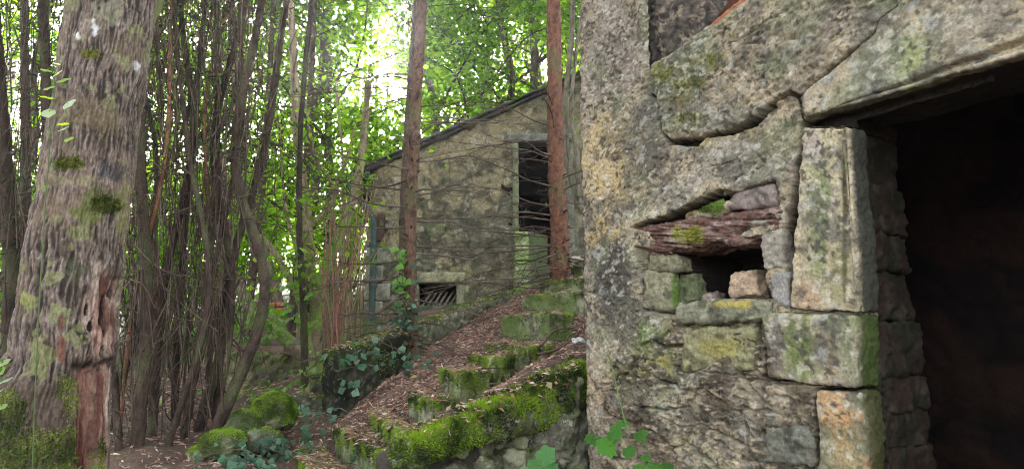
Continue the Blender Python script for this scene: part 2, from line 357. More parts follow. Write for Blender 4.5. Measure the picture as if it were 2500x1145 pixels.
def wall_h(u, v, lim=True):
    P = np.stack([u, v, 0 * u], -1); wob = np.stack([fbm(P, 22, 3, 71), fbm(P, 22, 3, 72)], -1) * .006
    uu, vv = u + wob[:, 0], v + wob[:, 1]
    h = fbm(P, 2.2, 3, 51) * .012 + fbm(P, 11, 4, 52) * .010 + np.abs(fbm(P, 40, 3, 53)) * -.009 + fbm(P, 90, 2, 54) * .003 - sstep(fbm(P, 24, 3, 56), .35, .6) * .009
    # roughcast of the sloping top
    sd = poly_sd(u, v, PX((1590, 160), (1830, -30), (2150, -60), (2140, 75), (1960, 235), (1850, 290), (1700, 335), (1615, 330)))
    rough = sstep(sd, -.01, .03); h = h + rough * (.020 + fbm(P, 28, 4, 55) * .009 + np.clip(noise3(P * 75, 3), .15, 1) * .008)
    # pillar stands a little proud
    h = h + (1 - sstep(uu, UPIL - .03, UPIL + .015)) * .018
    # rubble below: stones with recessed joints and ledges
    rb = sstep(poly_sd(uu + fbm(P, 6, 2, 58) * .03, vv + fbm(P, 6, 2, 59) * .03, RUB), -.005, .02)
    w2u, w2v = u + fbm(P, 5, 3, 61) * .06, v + fbm(P, 5, 3, 62) * .030 + fbm(P, 20, 3, 67) * .010 + u * .20
    e, cid = worley(w2u, w2v, .30, .13, 4)
    hs_ = np.random.RandomState(5).rand(4096); ch = hs_[cid] * .035
    tilt = (np.random.RandomState(6).rand(4096)[cid] - .3) * ((w2v / .13) % 1.0) * .03
    P2 = np.stack([u, w2v, 0 * u], -1)
    st = -.05 + ch * 1.1 + tilt * 1.3 + sstep(e, .0, .014) * .024 + ridged(P2, 11, 4, 63, (.5, 1.8, 1)) * .008 + fbm(P2, 30, 3, 64, stretch=(.5, 1.6, 1)) * .007
    h = h * (1 - rb) + (st + h * .8) * rb
    dr = sstep(poly_sd(uu, vv, DETACH), -.004, .012); h = h - dr * .05
    # cracks
    d, t = seg_dist(uu, vv, CR1); h = h - (1 - sstep(d, .0025, .008)) * .07
    d, t = seg_dist(uu, vv, CR2); wd = .0025 + .010 * np.exp(-((t - .30) / .14) ** 2) + .012 * np.exp(-((t - .70) / .06) ** 2)
    h = h - (1 - sstep(d, wd, wd + .006)) * .075
    d, t = seg_dist(uu, vv, CR3); h = h - (1 - sstep(d, .003, .009)) * .07
    for c in THIN:
        d, t = seg_dist(uu, vv, c); h = h - (1 - sstep(d, .0008, .0055)) * .018
    g = sstep(poly_sd(uu, vv, GAP), -.004, .010); h = h - g * .13
    n = sstep(poly_sd(uu, vv, NICHE), -.003, .008); h = h - n * .40
    for bq in BLK: h = h - sstep(poly_sd(uu, vv, bq), -.004, .006) * .10
    # broken plaster lip over the gap stands forward
    d, _ = seg_dist(uu, vv, PX((1545, 553), (1640, 517), (1700, 488), (1760, 456), (1850, 448), (1890, 434))); h = h + (1 - g) * (1 - n) * np.exp(-(d / .03) ** 2) * .016
    return h
def wall_sheet(u0, u1, v0, vtop, du, back=.45, name='wall'):
    nu = int(round((u1 - u0) / du)); us = np.linspace(u0, u1, nu + 1); tops = vtop(us); nv = int((tops.max() - v0) / du)
    t = np.linspace(0, 1, nv + 1); U = np.repeat(us[:, None], nv + 1, 1); Vv = v0 + t[None] * (tops[:, None] - v0)
    u, v = U.ravel(), Vv.ravel(); h = wall_h(u, v)
    top = np.repeat(tops[:, None], nv + 1, 1).ravel(); P = np.stack([u, v, 0 * u], -1)
    e = np.minimum(np.maximum(top - v, 0), 1.0); h = h - np.exp(-e / .02) * .03
    if u0 < .01:
        h = h - np.exp(-u / .022) * .035
        u = u + np.exp(-u / .05) * (fbm(np.stack([0 * v, v, 0 * v], -1), 6, 4, 77) * .016)
    V = UVH(u, v, h); idx = np.arange((nu + 1) * (nv + 1)).reshape(nu + 1, nv + 1)
    F = np.stack([idx[:-1, :-1], idx[1:, :-1], idx[1:, 1:], idx[:-1, 1:]], -1).reshape(-1, 4)
    # returns: left edge, top edge go back into the wall's thickness
    def strip(ids, nb, flip):
        Vb = [V[ids]]
        for k in range(1, nb + 1):
            q = V[ids] - NO * back * k / nb; Vb.append(q + (fbm(q, 9, 3, 80) * .012)[:, None] * np.array([-DU[0], -DU[1], .6 if flip is None else 0]))
        A = np.concatenate(Vb); m = len(ids); f = []
        i = np.arange(m - 1)
        for k in range(nb): f.append(np.stack([k * m + i, k * m + i + 1, (k + 1) * m + i + 1, (k + 1) * m + i], -1))
        return A, np.concatenate(f)
    parts = [(V, F)]
    parts.append(strip(idx[:, -1], 12, None))
    if u0 < .01: parts.append(strip(idx[0, :], 14, True))
    return join(parts)

BLD = Thing('ruined_stone_building', 'ruined tan stone building with cracked plaster and open dark doorway, filling the right side', 'building', OC)
ztop = 3.05
def slope_top(us):
    pts = np.array(SLOPE); n = fbm(np.stack([us, 0 * us, 0 * us], -1), 14, 3, 90) * .012
    return np.interp(us, pts[:, 0], pts[:, 1], right=None) + n + np.clip(us - pts[-1, 0], 0, None) * .9
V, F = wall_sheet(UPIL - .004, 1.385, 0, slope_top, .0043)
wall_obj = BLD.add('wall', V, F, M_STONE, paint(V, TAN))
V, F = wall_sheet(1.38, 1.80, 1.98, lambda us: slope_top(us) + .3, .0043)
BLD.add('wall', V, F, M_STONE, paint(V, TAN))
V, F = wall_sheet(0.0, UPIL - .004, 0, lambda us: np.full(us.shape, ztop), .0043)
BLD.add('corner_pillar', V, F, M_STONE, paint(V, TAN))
def slabuv(u0, u1, v0, v1, h0, h1, **k):
    return block([UVH(np.array(a), np.array(b), np.array(c)) for a, b, c in
        ((u0, v0, h0), (u1, v0, h0), (u1, v0, h1), (u0, v0, h1), (u0, v1, h0), (u1, v1, h0), (u1, v1, h1), (u0, v1, h1))], **k)
# dark weathered return of the pillar, behind the sloping top
u_b = PX((1692, 80))[0][0]
V, F, t = slabuv(UPIL - .22, u_b + .01, 2.1, ztop, -.38, -.055, res=.009, r=.015, amp=.014, fine=.006, seed=3, disp=lambda V, N, t: ridged(V, 24, 3, 3, (1, 1, 1.6)) * .010)
BLD.add('chimney_stub', V, F, M_STONE, mix(mix(np.ones((len(V), 3)) * (.10, .085, .07), (.25, .2, .15), sstep(fbm(V, 14, 5, 5), 0.1, .3)), DK, sstep(fbm(V, 30, 4, 6), .0, .2)))
# wall beyond the doorway, over it, and the rest of the shell (near-black colour for the shade inside)
V, F, t = slabuv(2.32, 3.2, 0, 3.0, -.42, .0, res=.03, amp=.012); BLD.add('wall', V, F, M_STONE, paint(V, TAN, []))
V, F, t = slabuv(1.78, 2.40, 2.46, 3.25, -.42, -.012, res=.02, amp=.012); BLD.add('wall', V, F, M_STONE, paint(V, TAN, []))
def plain(a, b): return np.ones((len(a), 3)) * b
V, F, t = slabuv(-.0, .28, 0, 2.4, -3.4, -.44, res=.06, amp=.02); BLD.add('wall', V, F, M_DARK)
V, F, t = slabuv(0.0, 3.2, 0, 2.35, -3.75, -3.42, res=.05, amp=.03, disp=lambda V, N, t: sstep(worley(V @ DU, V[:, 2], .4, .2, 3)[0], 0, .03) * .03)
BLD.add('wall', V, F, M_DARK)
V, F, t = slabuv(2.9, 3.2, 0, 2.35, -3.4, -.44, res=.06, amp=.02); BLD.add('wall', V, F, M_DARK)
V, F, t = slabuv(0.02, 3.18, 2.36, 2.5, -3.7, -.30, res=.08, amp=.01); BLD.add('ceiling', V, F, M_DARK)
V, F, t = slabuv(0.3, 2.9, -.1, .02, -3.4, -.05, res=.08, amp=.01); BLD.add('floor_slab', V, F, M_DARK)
# partition close behind the doorway, reddish brown masonry, dim light put into its colour
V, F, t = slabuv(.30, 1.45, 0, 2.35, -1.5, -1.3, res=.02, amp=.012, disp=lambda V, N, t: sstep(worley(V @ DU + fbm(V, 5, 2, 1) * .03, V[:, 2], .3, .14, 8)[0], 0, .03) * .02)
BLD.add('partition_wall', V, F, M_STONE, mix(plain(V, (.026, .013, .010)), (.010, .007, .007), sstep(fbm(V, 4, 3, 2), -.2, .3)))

def wblock(quad, h0, depth, side=0.0, **k):
    """stone in the wall: quad = BL, BR, TR, TL on the face; side = slant of the right side going in"""
    q = PX(*quad); c = []
    for (u, v) in (q[0], q[1]): c.append((u, v, h0))
    f = [UVH(np.array(u), np.array(v), np.array(h0)) for u, v in q]
    b = [UVH(np.array(u + (side if i in (1, 2) else 0)), np.array(v), np.array(h0 - depth)) for i, (u, v) in enumerate(q)]
    return block([b[0], b[1], f[1], f[0], b[3], b[2], f[2], f[3]], **k)

# --- lintel with its chamfered and grooved lower edge
LB0, LB1 = PX((2045, 297), (2500, 138))
def lintel_disp(V, N, t):
    u, v, h = uvh_of(V); s = v - (LB0[1] + (u - LB0[0]) * (LB1[1] - LB0[1]) / (LB1[0] - LB0[0]))
    on = sstep(u, LB0[0] - .005, LB0[0] + .03) * sstep(h, -.05, -.02); fr = np.clip(-N @ -NO, 0, 1)
    g = np.exp(-((s - .044) / .0075) ** 2) * .030 + (1 - sstep(s, .030, .042)) * .020 + np.exp(-((s - .012) / .006) ** 2) * .004
    out = 1 - sstep(poly_sd(u + fbm(V, 30, 2, 2) * .004, v, LSH), -.005, .003); out = out * np.maximum(sstep(-u, -LB0[0], -LB0[0] + .01), sstep(s, .06, .08))
    return -g * on * fr - out * fr * .13
V, F, t = wblock(((1900, 308), (2760, 52), (2760, -260), (2120, -60)), .006, .36, res=.0075, r=.010, amp=.006, fine=.003, seed=21, disp=lintel_disp)
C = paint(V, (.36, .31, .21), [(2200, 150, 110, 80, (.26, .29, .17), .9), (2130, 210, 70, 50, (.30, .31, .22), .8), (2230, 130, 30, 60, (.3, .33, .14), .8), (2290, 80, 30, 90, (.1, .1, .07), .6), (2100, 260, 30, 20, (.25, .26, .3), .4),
    (2400, 60, 90, 70, (.27, .24, .19), .6), (2330, 200, 60, 12, (.42, .4, .15), .7), (2180, 260, 60, 10, (.4, .42, .12), .8), (2440, 110, 50, 40, (.4, .33, .22), .5)])
u, v, h = uvh_of(V); C = mix(C, (.014, .012, .011), (1 - sstep(poly_sd(u, v, LSH), -.006, .001)) * np.maximum(sstep(-u, -LB0[0], -LB0[0] + .01), sstep(v, 2.02, 2.05))); BLD.add('door_lintel', V, F, M_STONE, C, label='long lintel stone with a groove along its lower edge')  # crack beside the lintel painted near-black as shade
# --- upper jamb with moulded edge
def jamb_disp(V, N, t):
    q = PX((2045, 320), (2085, 755)); u, v, h = uvh_of(V); fr = sstep(N @ NO, .2, .8)
    eu = q[0][0] + (v - q[0][1]) * (q[1][0] - q[0][0]) / (q[1][1] - q[0][1]); s = u - eu
    g = sstep(s, -.002, .004) * .016 + np.exp(-((s + .002) / .0045) ** 2) * .016 - np.exp(-((s - .017) / .007) ** 2) * .014
    return -g * fr
V, F, t = wblock(((1929, 753), (2100, 763), (2068, 313), (1963, 311)), .006, .11, .012, res=.0055, r=.012, amp=.006, fine=.003, seed=24, disp=jamb_disp)
C = paint(V, (.40, .35, .23), [(2000, 520, 30, 170, (.17, .21, .09), .8), (1990, 400, 30, 50, (.25, .27, .15), .6), (2050, 660, 20, 90, (.2, .2, .09), .6), (1960, 720, 40, 40, (.40, .27, .17), .7), (1985, 360, 25, 60, (.42, .36, .33), .7), (1940, 600, 20, 120, (.46, .39, .25), .6), (1975, 455, 20, 15, (.08, .1, .09), .5), (2062, 520, 7, 260, (.08, .075, .03), .85), (2078, 540, 6, 240, (.5, .44, .28), .7)])  # narrow dark and pale bands paint the moulding's shade and highlight
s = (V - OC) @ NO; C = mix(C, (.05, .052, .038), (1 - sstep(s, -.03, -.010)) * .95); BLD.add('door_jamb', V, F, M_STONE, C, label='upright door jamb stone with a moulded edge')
V, F, t = wblock(((1874, 921), (2100, 950), (2092, 769), (1866, 767)), .012, .12, .01, res=.0055, r=.014, amp=.007, fine=.003, seed=26)
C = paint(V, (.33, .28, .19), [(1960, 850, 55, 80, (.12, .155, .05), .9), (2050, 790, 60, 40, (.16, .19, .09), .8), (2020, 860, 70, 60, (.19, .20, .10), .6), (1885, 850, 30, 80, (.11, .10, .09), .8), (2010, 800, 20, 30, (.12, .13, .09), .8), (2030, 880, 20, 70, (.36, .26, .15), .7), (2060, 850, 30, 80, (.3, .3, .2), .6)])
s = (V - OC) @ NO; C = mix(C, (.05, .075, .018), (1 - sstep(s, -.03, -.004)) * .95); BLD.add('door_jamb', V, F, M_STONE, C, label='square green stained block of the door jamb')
V, F, t = wblock(((2000, 1300), (2122, 1300), (2104, 955), (1991, 949)), .004, .12, .01, res=.0055, r=.02, amp=.010, fine=.003, seed=28)
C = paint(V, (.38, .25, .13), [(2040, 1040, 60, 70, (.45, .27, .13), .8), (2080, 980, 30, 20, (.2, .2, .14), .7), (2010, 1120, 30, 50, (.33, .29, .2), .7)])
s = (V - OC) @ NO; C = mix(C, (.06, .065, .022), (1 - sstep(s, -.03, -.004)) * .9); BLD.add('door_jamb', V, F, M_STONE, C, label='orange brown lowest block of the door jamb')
# --- rough rebate stones inside the doorway
rng = random.Random(4); z = -.02; uj = PX((2090, 800))[0][0]; k = 0
while z < 2.0:
    hh = rng.uniform(.10, .2); w = rng.uniform(.0, .022) - .03 + (.9 - min(z, 1.8)) * .02
    z1 = min(z + hh, 2.02)
    V, F, t = slabuv(uj - .2, uj + w + .015, z, z1 - .006, -.42, -.10, res=.010, r=.008, amp=.012, fine=.005, seed=40 + k, disp=lambda V, N, t: ridged(V, 14, 3, k, (.6, .6, 1.6)) * .008)
    C = mix(mix(plain(V, (.030, .019, .013)), (.018, .020, .010), sstep(fbm(V, 8, 3, 3), 0, .4)), (.05, .04, .03), sstep(fbm(V, 15, 3, 4), .1, .5))  # doorway shade put into the stone colour
    BLD.add('rebate_stone', V, F, M_STONE, C); z = z1; k += 1

# --- the small opening: rotten beam, stones around it
def grain(V, N, t):
    u, v, h = uvh_of(V); P = np.stack([u, v - u * -.18, h], -1)
    return ridged(P, 26, 4, 5, (.18, 2.2, 1.6)) * .017 + fbm(P, 9, 3, 6, stretch=(.4, 1.5, 1)) * .012 - sstep(fbm(P, 5, 3, 8, stretch=(.5, 2, 1)), .3, .6) * .02
V, F, t = wblock(((1590, 617), (1893, 585), (1902, 512), (1543, 562)), .006, .17, res=.0048, r=.02, amp=.004, fine=.003, seed=31, disp=grain)
u, v, h = uvh_of(V); P = np.stack([u, v + u * .18, h], -1); g = ridged(P, 26, 4, 5, (.18, 2.2, 1.6))
C = mix(plain(V, (.022, .013, .011)), (.12, .062, .048), sstep(g, .1, .6)); C = mix(C, (.32, .26, .23), sstep(g + fbm(P, 12, 2, 7) * .5, .55, 1.1) * .8)
px, py = to_px(V); n = fbm(V, 12, 3, 8)
C = mix(C, (.27, .27, .07), (1 - sstep(np.hypot((px - 1690) / 55, (py - 575) / 26) + n * .5, .5, 1.1)) * .9)
C = mix(C, (.34, .33, .27), (1 - sstep(np.hypot((px - 1865) / 30, (py - 545) / 14) + n * .6, .5, 1.1)) * .9)
beam = BLD.add('window_beam', V, F, M_WOOD, C, label='rotten dark red wooden beam over the small opening')
V2, F2 = V, F
mm = moss_on(V, F, face_of(F, (1 - sstep(np.hypot((px - 1695) / 40, (py - 570) / 20) + n * .6, .5, 1.0)) * (h > -.03)), 700, 3, .010, ((.10, .11, .02), (.34, .34, .06)))
BLD.add('moss', *mm[:2], M_MOSS, mm[2], parent=beam, kind='stuff', smooth=False)
def nstone(quad, h0, depth, col, seed, name='rubble_stone', **k):
    V, F, t = wblock(quad, h0, depth, res=k.pop('res', .006), r=k.pop('r', .015), amp=k.pop('amp', .010), fine=.004, seed=seed, disp=lambda V, N, t: ridged(V, 20, 3, seed, (.6, .6, 2.4)) * .006, **k)
    C = mix(mix(plain(V, col), np.array(col) * .45, sstep(fbm(V, 12, 4, seed), .0, .5)), np.minimum(np.array(col) * 1.5, 1), sstep(fbm(V, 25, 3, seed + 1), .2, .6) * .7)
    return V, F, C
for q, h0, dp, col, sd in (
  (((1640, 548), (1745, 532), (1790, 494), (1708, 512)), -.012, .12, (.30, .26, .18), 50),
  (((1775, 512), (1888, 496), (1888, 450), (1785, 476)), -.006, .12, (.23, .19, .17), 51),
  (((1830, 530), (1896, 514), (1894, 486), (1832, 500)), -.02, .12, (.16, .12, .10), 52),
  (((1752, 478), (1800, 468), (1796, 450), (1756, 456)), -.02, .1, (.30, .26, .19), 53),
  (((1660, 532), (1700, 524), (1700, 508), (1664, 516)), -.03, .1, (.30, .22, .1), 54),
  (((1572, 662), (1655, 662), (1652, 626), (1590, 612)), -.012, .085, (.20, .19, .12), 55),
  (((1566, 752), (1645, 756), (1640, 664), (1572, 664)), .0, .05, (.21, .20, .13), 56),
  (((1640, 745), (1695, 735), (1680, 664), (1640, 668)), -.035, .06, (.10, .115, .06), 57),
  (((1645, 790), (1885, 782), (1886, 734), (1660, 742)), .014, .34, (.19, .19, .13), 58),
  (((1878, 728), (1922, 752), (1926, 664), (1884, 660)), .0, .3, (.25, .24, .22), 59),
  (((1866, 656), (1914, 660), (1906, 560), (1858, 575)), .006, .3, (.26, .235, .19), 60),
  (((1690, 735), (1730, 735), (1730, 712), (1700, 716)), -.04, .08, (.24, .2, .17), 61),
  (((1660, 905), (1838, 900), (1842, 802), (1664, 800)), -.004, .2, (.23, .22, .12), 62),
  (((1530, 930), (1650, 925), (1640, 862), (1540, 880)), -.012, .2, (.18, .18, .10), 63),
  (((1850, 767), (2096, 773), (2094, 757), (1860, 750)), -.022, .12, (.17, .16, .11), 64),
  (((1860, 1130), (1985, 1140), (1975, 1050), (1870, 1040)), -.004, .2, (.14, .14, .11), 66)):
    V, F, C = nstone(q, h0, dp, col, sd)
    px, py = to_px(V); n = fbm(V, 12, 3, 8)
    if sd == 58:
        C = mix(C, (.34, .28, .07), (1 - sstep(np.hypot((px - 1790) / 60, (py - 742) / 12) + n * .5, .5, 1.1)) * .9); C = mix(C, (.3, .22, .19), sstep(t_ := (V - OC) @ NO * -1, .03, .1) * .6)
    if sd in (62, 63): C = mix(C, (.30, .27, .09), (1 - sstep(np.hypot((px - (1760 if sd == 62 else 1590)) / 60, (py - (850 if sd == 62 else 890)) / 30) + n * .5, .5, 1.1)) * .8)
    if sd == 57 or sd == 56: C = mix(C, (.09, .15, .03), (1 - sstep(np.hypot((px - 1650) / 14, (py - 690) / 60) + n * .6, .5, 1.1)) * .9)
    o = BLD.add('rubble_stone', V, F, M_STONE, C)
    if sd == 50:
        mm = moss_on(V, F, face_of(F, (1 - sstep(np.hypot((px - 1738) / 34, (py - 503) / 22) + n * .25, .6, 1.0)) * ((V - OC) @ NO > -.06)), 1500, 5, .014, ((.10, .17, .03), (.27, .40, .09)))
        BLD.add('moss', *mm[:2], M_MOSS, mm[2], parent=o, kind='stuff', smooth=False, label='bright green moss tuft on the stone above the beam')
# moss growing on the sloping top and the ledge under it
V = np.zeros((len(wall_obj.data.vertices), 3)); wall_obj.data.vertices.foreach_get('co', V.reshape(-1)); 
Vw = V + OC; Fw = np.zeros(len(wall_obj.data.polygons) * 4, int); wall_obj.data.polygons.foreach_get('vertices', Fw); Fw = Fw.reshape(-1, 4)
px, py = to_px(Vw); n = fbm(Vw, 12, 3, 8); mk_ = np.zeros(len(Vw))
for x, y, rx, ry in ((1670, 205, 60, 26), (1735, 150, 50, 22), (1692, 292, 42, 20), (1630, 175, 36, 22), (1655, 245, 24, 14)):
    mk_ = np.maximum(mk_, 1 - sstep(np.hypot((px - x) / rx, (py - y) / ry) + n * .6, .4, 1.0))
mm = moss_on(Vw, Fw, face_of(Fw, mk_), 6000, 6, .007, ((.14, .14, .03), (.36, .38, .05)))
BLD.add('moss', *mm[:2], M_MOSS, mm[2], kind='stuff', smooth=False)
# loose roof timbers over the slope
for k, (a, b, w, col) in enumerate((((1712, 72), (1822, -14), .030, (.30, .11, .055)), ((1716, 50), (1792, -30), .012, (.42, .34, .22)), ((1690, 42), (1762, -50), .028, (.2, .08, .05)))):
    (ua, va), (ub, vb) = PX(a, b); h = -.045 - .05 * k
    pa, pb = UVH(np.array(ua), np.array(va), np.array(h)), UVH(np.array(ub), np.array(vb), np.array(h)); pb = pa + (pb - pa) * 2.2
    dn = np.cross(pb - pa, NO); dn /= np.linalg.norm(dn); dn = dn * w
    V, F, t = block([pa - dn - NO * .05, pb - dn - NO * .05, pb - dn, pa - dn, pa + dn - NO * .05, pb + dn - NO * .05, pb + dn, pa + dn], res=.012, r=.004, amp=.002, fine=.002, seed=k)
    BLD.add('roof_batten', V, F, M_WOOD, mix(plain(V, col), np.array(col) * .4, sstep(fbm(V, 12, 3, k), 0, .4)))
# sloping roof slab behind the coping (closes the shell)
V, F, t = slabuv(u_b + .02, 3.2, 2.6, 2.68, -3.7, -.30, res=.06, amp=.012); BLD.add('roof', V, F, M_DARK)
# the stone lying inside the small opening
V, F, C = nstone(((1757, 722), (1832, 724), (1828, 654), (1762, 662)), -.05, .10, (.40, .30, .21), 70, side=.0)
single('loose_stone', V, F, M_STONE, C, V[V[:, 2].argmin()], 'pale squared stone lying loose inside the small wall opening', 'stone')
# cobweb strands under the beam and in the rubble joints
rng = np.random.RandomState(9); parts = []
for cx, cy_, n in ((1830, 1020, 14), (1600, 745, 8), (1580, 960, 10), (1770, 940, 6)):
    for k in range(n):
        (u0, v0), (u1, v1) = PX((cx + rng.normal() * 24, cy_ + rng.normal() * 14), (cx + rng.normal() * 30, cy_ + rng.normal() * 24))
        a = UVH(np.array(u0), np.array(v0), np.array(.012)); b = UVH(np.array(u1), np.array(v1), np.array(.016)); m = (a + b) / 2 + np.array([0, 0, -.01])
        parts.append(tube(spline([a, m, b], 6), .0005, 3))
V, F = join(parts); BLD.add('cobweb', V, F, M_WEB, plain(V, (.4, .4, .42)), kind='stuff')

# ================================================================ the ground
def W(*a): return at(*a).tolist()
GP = [(0, 0, 0), (-1, 1, .1), (1, 1.5, 0), (-.3, 2, .15), (-1.5, 2.2, .2), (-3, 3, .3), (-2, 4, .5), (-3.5, 6, .7), (2, 2, 0), (4, 2, 0), (0, -3, 0), (-4, 0, .1), (4, -2, 0),
      W(640, 1110, 4.0), W(650, 965, 7.3), W(600, 955, 6.2), W(450, 1050, 4.8), W(300, 1080, 4.3), W(540, 1130, 4.1), W(720, 1150, 3.5), W(760, 1010, 5.6), W(790, 1030, 4.7),
      W(850, 1000, 4.5), W(950, 930, 4.8), W(1050, 855, 5.3), W(1180, 790, 6.0), W(1270, 725, 6.8), W(1350, 670, 6.6), W(1500, 640, 6.8), W(1600, 640, 8.5),
      W(1120, 1018, 3.15), W(1200, 950, 3.4), W(1300, 880, 3.7), W(1400, 830, 4.1),
      W(1150, 748, 8.6), W(1300, 705, 8.4), W(900, 835, 8.2), W(760, 900, 7.0), W(1000, 800, 7.6),
      (-8, 10, 1.2), (-4.2, 9, 1.2), (-3, 9.5, 1.9), (-1, 13, 2.6), (3, 13, 3.2), (7, 15, 4), (-10, 20, 2.5), (0, 25, 4.5), (-5, 14, 2.4), (-20, 30, 4), (20, 30, 6), (0, 60, 10), (-60, 60, 8), (60, 60, 12), (-40, 0, 0), (60, 0, 3), (0, -60, 0), (6, 8, 2.6), (9, 4, 2.2)]
STEPS = [((724, 1096, 4.35), (800, 1235, 2.80), (900, 1240, 2.95), .25, 'lowest mossy stone step, cut off by the bottom of the photo'),
 ((816, 1040, 4.5), (946, 1112, 3.30), (1004, 1085, 3.6), .19, 'second stone step from the bottom with moss along its long edge'),
 ((905, 1000, 4.35), (1003, 1070, 3.05), (1030, 1050, 3.25), .17, 'third step from the bottom, its needle covered tread beside the sloping slab tip'),
 ((1000, 954, 4.25), (1055, 979, 3.55), (1108, 971, 3.75), .19, 'fourth step from the bottom with a pale worn riser and mossy end'),
 ((1074, 897, 4.35), (1122, 908, 3.75), (1196, 908, 4.0), .20, 'fifth step from the bottom with a bright moss cushion on its end'),
 ((1145, 852, 4.6), (1206, 872, 4.05), (1254, 856, 4.35), .17, 'sixth step from the bottom, thick moss hanging over its rounded end'),
 ((1186, 826, 5.0), (1290, 846, 4.35), (1350, 820, 4.75), .15, 'seventh step from the bottom, low grey block half buried in needles'),
 ((1224, 770, 5.4), (1340, 762, 4.8), (1402, 768, 5.1), .20, 'eighth step from the bottom, large square block with a dark right end'),
 ((1274, 729, 5.7), (1400, 712, 5.3), (1450, 716, 5.5), .18, 'ninth step from the bottom with a flat green face'),
 ((1319, 692, 6.0), (1400, 680, 5.75), (1460, 684, 5.9), .17, 'tenth step from the bottom, narrow green block against the pillar'),
 ((1374, 656, 6.3), (1420, 646, 6.1), (1480, 648, 6.3), .16, 'topmost step of the flight, small mossy block touching the pillar')]
def step_pts(L, N, Rr):
    n = at(N[0], N[1], N[2]); z = n[2]; l = at(L[0], L[1], L[2]); r = at(Rr[0], Rr[1], Rr[2])
    l[2] = z + (l[2] - z) * .3; r[2] = z + (r[2] - z) * .3; return l, n, r
def _u(v): v = v * np.array([1, 1, 0]); return v / np.linalg.norm(v)
for k, (L, N_, Rr, h, lab) in enumerate(STEPS):
    l, n, r = step_pts(L, N_, Rr); dl, dr = _u(l - n), _u(r - n)
    for p, zz in ((n - dl * .05 - dr * .05, n[2] - h - .03), (l - dr * .07, n[2] - h), ((l + n) / 2 - dr * .06, n[2] - h - .02), (r - dl * .07, n[2] - h), ((n + r) / 2 - dl * .06, n[2] - h - .02), (n + dl * .12 + dr * .12, n[2] - .08), ((l + r) / 2, n[2] - .05), (l + dr * .15, n[2] - .04), ((l + n) / 2 + dr * .12, n[2] - .06)):
        GP.append((p[0], p[1], zz))
GP = np.array(GP, float)
CARVE = []
for k, (L, N_, Rr, h, lab) in enumerate(STEPS):
    l, n, r = step_pts(L, N_, Rr); CARVE.append((n, _u(l - n), _u(r - n), np.linalg.norm((l - n)[:2]), np.linalg.norm((r - n)[:2]), n[2], h))
def _fit():
    n = len(GP); D = np.linalg.norm(GP[:, None, :2] - GP[None, :, :2], axis=2); A = np.zeros((n + 3, n + 3))
    A[:n, :n] = D + np.eye(n) * -.02; A[:n, n] = 1; A[:n, n + 1:] = GP[:, :2]; A[n, :n] = 1; A[n + 1:, :n] = GP[:, :2].T
    return np.linalg.solve(A, np.concatenate([GP[:, 2], np.zeros(3)]))
_w = _fit()
CH0, CH1 = at(1012, 1088, 2.78), at(1416, 882, 3.42)          # upper front edge of the sloping cheek
def ground_z(x, y, rough=True):
    x = np.asarray(x, float); y = np.asarray(y, float); n = len(GP)
    z = np.zeros(x.shape)
    for k in range(n): z = z + _w[k] * np.hypot(x - GP[k, 0], y - GP[k, 1])
    z = z + _w[n] + _w[n + 1] * x + _w[n + 2] * y
    # the drop in front of the cheek wall
    a, b = CH0[:2], CH1[:2]; t = (b - a) / np.linalg.norm(b - a); nn = np.array([t[1], -t[0]])
    s = (x - a[0]) * t[0] + (y - a[1]) * t[1]; d = (x - a[0]) * nn[0] + (y - a[1]) * nn[1]
    low = sstep(s, -.12, .02) * sstep(d, -.22, -.10) * (1 - sstep(d, 1.5, 2.5)); z = z * (1 - low) + np.minimum(z, .12) * low
    if rough:
        P = np.stack([x, y, 0 * x], -1).reshape(-1, 3)
        f = (fbm(P, 1.1, 2, 1) * .03 * sstep(np.abs(P[:, 0] + .5), 1, 3) + fbm(P, 9, 3, 2) * .010).reshape(x.shape); z = z + f
    for (p, dl, dr, Ll, Lr, zz, h) in CARVE:
        ax_, ay_ = x - p[0], y - p[1]; det = dl[0] * dr[1] - dl[1] * dr[0]
        a = (ax_ * dr[1] - ay_ * dr[0]) / det; b = (dl[0] * ay_ - dl[1] * ax_) / det        # coordinates along riser (a) and along end (b)
        m1 = sstep(a, -.30, -.02) * (1 - sstep(a, Ll * .75, Ll * 1.1)) * (1 - sstep(b, .0, .02)) * sstep(b, -.34, -.20)
        m2 = sstep(b, -.30, -.02) * (1 - sstep(b, Lr * .7, Lr * 1.1)) * (1 - sstep(a, .0, .02)) * sstep(a, -.22, -.14)
        m = np.maximum(m1, m2); z = z * (1 - m) + np.minimum(z, zz - h - .03) * m
    # the near building stands in a level cut
    uu = (x - OC[0]) * DU[0] + (y - OC[1]) * DU[1]; hh = (x - OC[0]) * NO[0] + (y - OC[1]) * NO[1]
    ins = sstep(uu, .05, .16) * (1 - sstep(uu, 3.0, 3.15)) * (1 - sstep(hh, -.2, -.1)) * sstep(hh, -3.6, -3.5)
    return z * (1 - ins) + np.minimum(z, -.12) * ins
def gz(x, y): return float(ground_z(np.array([x]), np.array([y]))[0])
xs = np.concatenate([-np.geomspace(300, 5.2, 40), np.arange(-5, 3.0, .035), np.geomspace(3.2, 300, 40)])
ys = np.concatenate([-np.geomspace(300, .5, 30), np.arange(0, 9.5, .035), np.geomspace(9.7, 400, 50)])
X, Y = np.meshgrid(xs, ys, indexing='ij'); Z = ground_z(X, Y); Vg = np.stack([X, Y, Z], -1).reshape(-1, 3)
idx = np.arange(len(Vg)).reshape(X.shape); Fg = np.stack([idx[:-1, :-1], idx[1:, :-1], idx[1:, 1:], idx[:-1, 1:]], -1).reshape(-1, 4)
